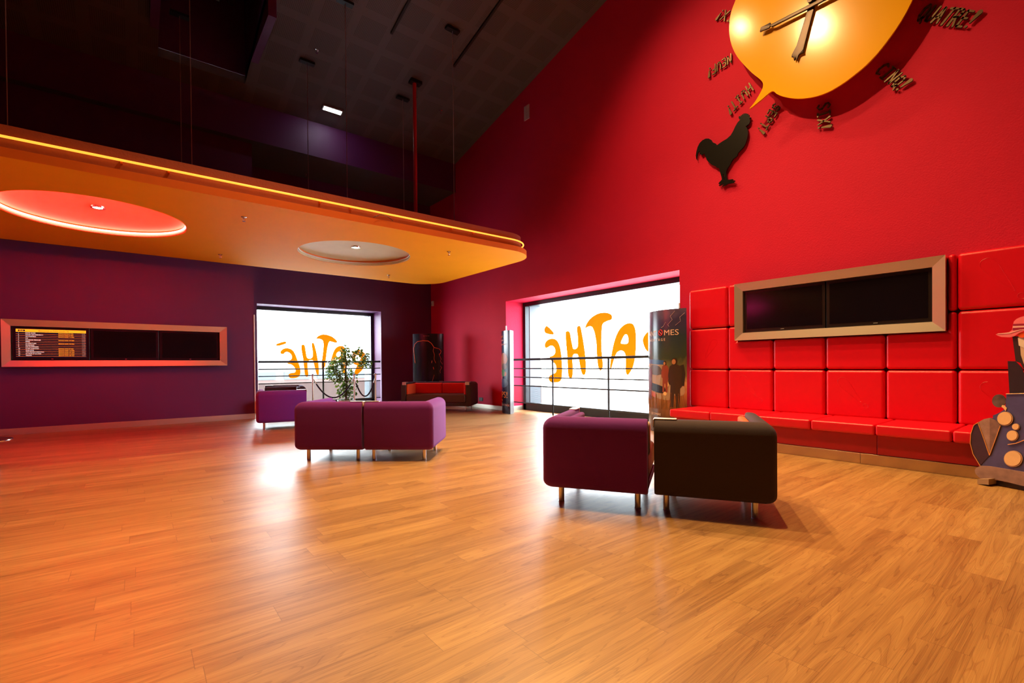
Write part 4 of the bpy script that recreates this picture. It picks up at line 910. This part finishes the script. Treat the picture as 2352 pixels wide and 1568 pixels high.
legslot = [(552,1240),(566,1240),(583,1322),(572,1322)]
bm = BM(); slab(bm, [[(px(*cr_(q), XR).y-rc_.y, px(*cr_(q), XR).z-rc_.z) for q in l] for l in (RO, legslot)], YZ, 0, .02)
ROOST = mat('satin_black_metal', (.005, .0035, .003), .3, spec=.4)
o = link('rooster_cutout', bm, ROOST, loc=tuple(rc_)); tag(o, 'black rooster silhouette standing on the red wall under the clock', 'wall ornament')
bm = BM()
for q in ((700, 700), (520, 900)):
    v = px(*cr_(q), XR); tube(bm, [(.02, v.y-rc_.y, v.z-rc_.z), (.047, v.y-rc_.y, v.z-rc_.z)], .015, 8)
link('spacer', bm, BLACKM, o)

# hand-lettered hour words
SF = {'D': [[(0, 0), (0, 1), (.3, .95), (.5, .7), (.5, .35), (.3, .05), (0, 0)]], 'I': [[(.25, 0), (.25, 1)], [(.08, 1), (.42, 1)], [(.08, 0), (.42, 0)]], 'X': [[(0, 0), (.55, 1)], [(0, 1), (.5, 0)]],
      'N': [[(0, 0), (.02, 1)], [(.02, 1), (.45, .05)], [(.45, .05), (.5, 1)]], 'E': [[(.05, 0), (0, 1)], [(0, 1), (.45, 1)], [(0, .52), (.38, .55)], [(.05, 0), (.48, .02)]], 'U': [[(0, 1), (.02, .3), (.12, .05), (.32, .02), (.46, .25), (.5, 1)]],
      'F': [[(0, 0), (0, 1)], [(0, 1), (.45, 1)], [(0, .52), (.38, .55)]], 'H': [[(0, 0), (0, 1)], [(.45, 0), (.5, 1)], [(0, .5), (.48, .52)]], 'T': [[(.25, 0), (.27, 1)], [(0, .95), (.55, 1)]],
      'S': [[(.48, .85), (.3, 1), (.08, .9), (.05, .68), (.25, .52), (.45, .38), (.45, .14), (.22, 0), (0, .1)]], 'P': [[(.05, 0), (0, 1)], [(0, 1), (.35, .98), (.48, .75), (.32, .52), (.02, .5)]],
      'C': [[(.45, .88), (.25, 1), (.05, .75), (.0, .35), (.18, .02), (.45, .1)]], 'Q': [[(.25, 1), (.03, .75), (.02, .3), (.22, .02), (.45, .25), (.48, .75), (.25, 1)], [(.3, .25), (.55, -.1)]],
      'A': [[(0, 0), (.25, 1)], [(.25, 1), (.52, 0)], [(.1, .35), (.42, .35)]], 'R': [[(.05, 0), (0, 1)], [(0, 1), (.35, .98), (.45, .75), (.32, .55), (.02, .5)], [(.18, .5), (.5, 0)]]}
LET = mat('aged_brass_letter', (.20, .13, .07), .32, .6)
LETD = mat('letter_side_black', (.02, .015, .012), .5)
def word(txt, p0, p1, h, label):
    a = px(*c3(p0), 6.62); b = px(*c3(p1), 6.62)
    A = Vector((-a.y, a.z)); B = Vector((-b.y, b.z)); d = (B-A).normalized(); u = Vector((-d.y, d.x)); Lt = (B-A).length
    n = len(txt); stp = Lt/n
    r = empty('hour_word', (6.62, a.y, a.z), 0, label, 'lettering', 'hour words around the clock')
    random.seed(len(txt)*7+int(p0[0]))
    for i, ch in enumerate(txt):
        bm = BM(); ox = i*stp; wsc = stp*.74/.55; hs = h*random.uniform(.92, 1.06)
        def P(q): 
            x = ox + q[0]*wsc + .14*q[1]*h*.6; y = (q[1]-.5)*hs
            w_ = d*x + u*y; return Vector((0, -w_.x, w_.y))
        strokes = SF.get(ch)
        def stroke(S_, r0, r1):
            pts = [P(q) for q in S_]
            # chain of capsules in the wall plane, extruded along X
            for k in range(len(pts)-1):
                a_, b_ = pts[k], pts[k+1]; t = (b_-a_); 
                if t.length < 1e-6: continue
                t.normalize(); s = Vector((0, -t.z, t.y)); m = len(pts)-1
                ra = r0+(r1-r0)*k/m; rb = r0+(r1-r0)*(k+1)/m
                loop = [a_+ (s*math.cos(x_)-t*math.sin(x_))*ra for x_ in [j*PI/5 for j in range(6)]] + [b_+(-s*math.cos(x_)+t*math.sin(x_))*rb for x_ in [j*PI/5 for j in range(6)]]
                slab(bm, [[(q.y, q.z) for q in loop]], YZ, -.010, .008)
        if ch == '!': stroke([(.22, 1.02), (.12, .32)], h*.15, h*.05); stroke([(.06, .05), (.07, .06)], h*.085, h*.085)
        else:
            for S_ in strokes: stroke(S_, h*.074, h*.06)
        o = link('exclamation_mark' if ch == '!' else 'letter', bm, [LET, LETD], r)
        for f in o.data.polygons:
            if abs(f.normal.x) < .5: f.material_index = 1
word('QUATRE!', (1650, 85), (2045, 145), .145, 'dark metal word QUATRE! right of the clock')
word('CINQ!', (1372, 460), (1560, 605), .13, 'metal word CINQ! slanting down below the clock right side')
word('SIX!', (985, 705), (990, 905), .125, 'metal word SIX! running straight down under the clock')
word('SEPT!', (672, 715), (540, 920), .12, 'metal word SEPT! right of the rooster head')
word('HUIT!', (495, 590), (318, 775), .125, 'metal word HUIT! directly above the rooster head')
word('NEUF!', (358, 395), (182, 510), .12, 'metal word NEUF! at the left of the clock')
word('DIX!', (415, 125), (248, 95), .12, 'metal word DIX! partly hidden behind the clock left edge')

# ============================================================ cardboard standee at the right
pa, pb = Vector((5.70, .665)), Vector((5.60, .40))
ed = (pb-pa).normalized(); nd = Vector((ed.y, -ed.x))   # towards camera
if nd.x > 0: nd = -nd
S0 = pa + ed*.0
sc_ = lambda q: (2180+q[0]/3.645, 700+q[1]/3.645)
def on_board(q):
    d = ray(*sc_(q)); t = (S0.x*nd.x+S0.y*nd.y)/(d.x*nd.x+d.y*nd.y); v = d*t
    s = (Vector((v.x, v.y))-S0).dot(ed); return (s, v.z+EYE)
SD = empty('cardboard_standee', (S0.x, S0.y, 0), math.atan2(ed.y, ed.x), 'cut-out cardboard display of a dark blue vintage car with a pink striped hat figure', 'standee')
def board(name, P, m, t, th=.006, smooth=False):
    Q = [on_board(q) for q in P]
    if smooth: Q = [tuple(v[:2]) for v in smooth_loop([(*q, 0) for q in Q], 3)]
    Q = [(a, max(b, .002)) for a, b in Q]
    bm = BM(); slab2(bm, Q, XZ, -t-th, -t); 
    return link(name, bm, m, SD)
def ell(cx, cy, rx_, ry_, n=24): return [(cx+rx_*math.cos(2*PI*k/n), cy+ry_*math.sin(2*PI*k/n)) for k in range(n)]
MX = 800
mir = lambda P: [(2*MX-x, y+ (x-MX)*-.10*2*.5) for x, y in P]
CARB = mat('car_print_blue', (.07, .07, .21), .3, vary=.5, vscale=9); CARD = mat('car_print_dark', (.04, .02, .045), .3, vary=.4, vscale=14)
GRIL = mat('grille_print', (.22, .12, .10), .4, vary=.5, vscale=22); LAMPP = mat('headlamp_print', (.85, .55, .28), .3, vary=.12, vscale=16); GOLD = mat('gold_print_line', (.8, .35, .1), .35)
BUMP = mat('bumper_print', (.30, .18, .15), .4, vary=.55, vscale=16); KRAFT = mat('cardboard_edge', (.35, .22, .12), .8)
body = [(485,745),(1115,735),(1160,800),(1170,900),(1240,950),(1340,960),(1410,1040),(1420,1200),(1330,1430),(1200,1480),(700,1440),(268,1345),(235,1290),(205,1220),(188,1150),(190,1080),(205,1020),(240,985),(262,975),(300,955),(350,945),(372,950),(372,925),(430,900),(475,870)]
board('car_body', body, CARB, 0, .008)
board('backing_prop', [(300,1450),(395,1450),(395,1497),(300,1490)], KRAFT, -.10, .20)
board('backing_prop', [(1100,1560),(1200,1560),(1200,1640),(1100,1630)], KRAFT, -.10, .20)
fen = [(250,985),(225,1000),(205,1040),(190,1100),(188,1160),(200,1230),(225,1290),(265,1345),(345,1260),(300,1140),(268,1040)]
board('fender', fen, CARD, .0085, .003)
board('grille', [(252,982),(300,955),(348,945),(347,1256)], mat('grille_print_light', (.34, .20, .16), .4, vary=.5, vscale=22), .0085, .004)
board('grille', [(348,945),(400,965),(438,1010),(347,1256)], GRIL, .0085, .004)
bmg = BM()
for P in ([(250,984),(300,1120),(347,1258)], [(347,1258),(395,1130),(438,1010)], [(250,984),(215,1005),(190,1080),(186,1160),(210,1250),(268,1345)], [(500,1168),(570,1158),(640,1130)], [(485,745),(640,741),(1000,737)]):
    Q = [on_board(q) for q in P]; tube(bmg, [(a, -.014, b) for a, b in Q], .003, 5)
link('trim_line', bmg, GOLD, SD)
for cxx, cyy, rx_, ry_, nm in ((475,950,62,55,'headlamp'), (566,1018,29,26,'headlamp'), (537,1092,46,42,'headlamp'), (543,1285,73,64,'headlamp'), (1090,975,70,64,'headlamp'), (1040,1120,48,45,'headlamp'), (1060,1330,80,72,'headlamp')):
    o = board('lamp_ring', ell(cxx+3, cyy+2, rx_*1.08, ry_*1.08), mat('ring_print', (.55, .33, .2), .35), .0125, .003); o = board('headlamp', ell(cxx, cyy, rx_*.96, ry_*.96), LAMPP, .016, .003)
board('wing_mirror', ell(422, 803, 58, 55), mat('mirror_print', (.12, .08, .08), .25, vary=.8, vscale=18), .0, .008)
board('wing_mirror', [(450,838),(470,840),(490,862),(480,890),(466,868),(445,852)], LAMPP, .009, .003)
board('bumper', [(228,1385),(238,1365),(275,1345),(350,1348),(480,1370),(627,1395),(900,1440),(1380,1500),(1400,1560),(1350,1600),(900,1560),(627,1512),(500,1480),(400,1462),(300,1462),(262,1440),(236,1412)], BUMP, .009, .014)
board('skirt', [(395,1470),(627,1510),(1380,1600),(1380,1720),(627,1556),(395,1503)], mat('dark_card', (.03, .02, .03), .5), -.004, .004)
BLK = mat('figure_print_black', (.02, .014, .02), .35, vary=.4, vscale=20)
board('figure_body', [(495,470),(560,472),(612,524),(640,600),(700,620),(800,600),(860,540),(900,500),(980,480),(1000,740),(510,742)], BLK, .002, .006)
board('figure_hair', [(532,262),(545,360),(560,472),(600,486),(640,560),(820,560),(860,470),(890,360),(880,262)], mat('hair_print', (.03, .018, .016), .35), -.001, .006)
board('figure_face', [(585,262),(600,340),(606,420),(640,520),(700,560),(770,520),(810,420),(820,262)], mat('face_print', (.62, .45, .32), .4), .0055, .003)
board('figure_mask', [(583,275),(590,340),(640,362),(720,370),(790,350),(815,290),(700,300),(640,300)], mat('mask_print', (.75, .62, .5), .4), .009, .003)
board('glasses', ell(620, 252, 34, 22), mat('orange_lens_print', (.85, .1, .02), .2), .0125, .003); board('glasses', ell(730, 256, 34, 22), mat('orange_lens_print', (.85, .1, .02), .2), .0125, .003)
PINK = mat('hat_print_pink', (.80, .16, .2), .4, vary=.15, vscale=14); PINKD = mat('hat_print_crimson', (.30, .01, .04), .4); PINKL = mat('hat_print_blush', (.85, .45, .42), .4)
board('hat', [(405,248),(425,238),(470,236),(515,228),(540,212),(548,170),(556,140),(575,120),(605,105),(650,92),(720,92),(770,110),(800,140),(812,205),(900,225),(965,245),(900,265),(800,250),(700,222),(650,215),(600,235),(560,262),(520,272),(450,268),(420,258)], PINK, .016, .006)
for P, m_ in (([(552,160),(806,150),(808,166),(550,176)], PINKD), ([(549,192),(810,180),(812,196),(545,210)], PINKD), ([(550,178),(808,168),(810,180),(549,192)], PINKL), ([(410,246),(520,240),(610,212),(812,204),(810,198),(610,206),(520,230),(425,240)], PINKL)):
    board('hat_band', P, m_, .0225, .002)

# ============================================================ low table at the far left edge
r = empty('low_table', (-1.38, 7.42, 0), 0, 'low round chrome-edged table at the left edge of the view', 'table')
bm = BM(); lathe(bm, [(0, .285), (.30, .285), (.30, .30), (0, .30)], 48); link('table_top', bm, BLACKP, r, True)
bm = BM(); tube(bm, [(.305*math.cos(2*PI*k/48), .305*math.sin(2*PI*k/48), .292) for k in range(48)], .010, 8, closed=True); link('rim', bm, CHROME, r, True)
for k in range(3):
    a = R(25+120*k); bm = BM(); tube(bm, [(.2*math.cos(a), .2*math.sin(a), 0), (.2*math.cos(a), .2*math.sin(a), .286)], .014, 12); link('leg', bm, CHROME, r, True)
bm = BM(); lathe(bm, [(0, 0), (.03, .003), (.055, .03), (.06, .06), (.05, .095), (.025, .115), (0, .12)], 24); o = link('orange_ball', bm, mat('orange_gloss', (.9, .25, .01), .3), None, True, loc=(-1.27, 7.30, .301)); tag(o, 'round orange ornament on the low table at the left edge', 'ornament')

# ============================================================ outside
bm = BM(); box(bm, -60, 90, -60, 90, -4.6, -4.5); structure('ground_outside', bm, mat('pale_paving', (.45, .45, .46), .8, vary=.15, vscale=.5))
bm = BM(); box(bm, -8, 30, 40, 46, -4.5, 1.5)
r = empty('far_building', (10, 40, -4.5), 0, 'pale low building with brick lower floor seen through the window', 'building')
bm = BM(); box(bm, -22, 26, 0, 6, 4.55, 5.9); link('white_band', bm, mat('white_cladding', (.11, .105, .10), .7), r)
bm = BM(); box(bm, -22, 26, 0, 6, 0, 4.55); link('brick_wall', bm, mat('faded_brick', (.085, .05, .044), .9, vary=.1, vscale=2), r)
for k in range(18):
    bm = BM(); box(bm, -21+k*2.5, -19.1+k*2.5, -.1, -.01, 4.6, 5.15); link('window', bm, mat('hazy_window', (.04, .055, .07), .5), r)
GRN2 = mat('hedge_green', (.045, .06, .035), .9, vary=.4, vscale=3)
random.seed(9)
for i, (x, y, rr) in enumerate(((6.4, 30, 1.5), (11.0, 31, 1.2), (15.2, 32, 1.4))):
    bm = BM(); bmesh.ops.create_icosphere(bm, subdivisions=4, radius=rr)
    for v in bm.verts: v.co *= 1+.16*math.sin(v.co.x*5+i)*math.sin(v.co.y*6)+random.uniform(-.07, .07)
    r_b = link('bush', bm, GRN2, None, True, loc=(x, y, -4.5+rr*1.5)); tag(r_b, ('pale bush outside, left in the purple-wall window', 'pale bush outside behind the rope posts', 'pale bush outside at the right side of the purple-wall window')[i], 'bush', 'bushes outside')
    bm = BM(); tube(bm, [(0, 0, -rr*1.5), (0, 0, -rr*.5)], .12, 8); link('trunk', bm, BARK, r_b)
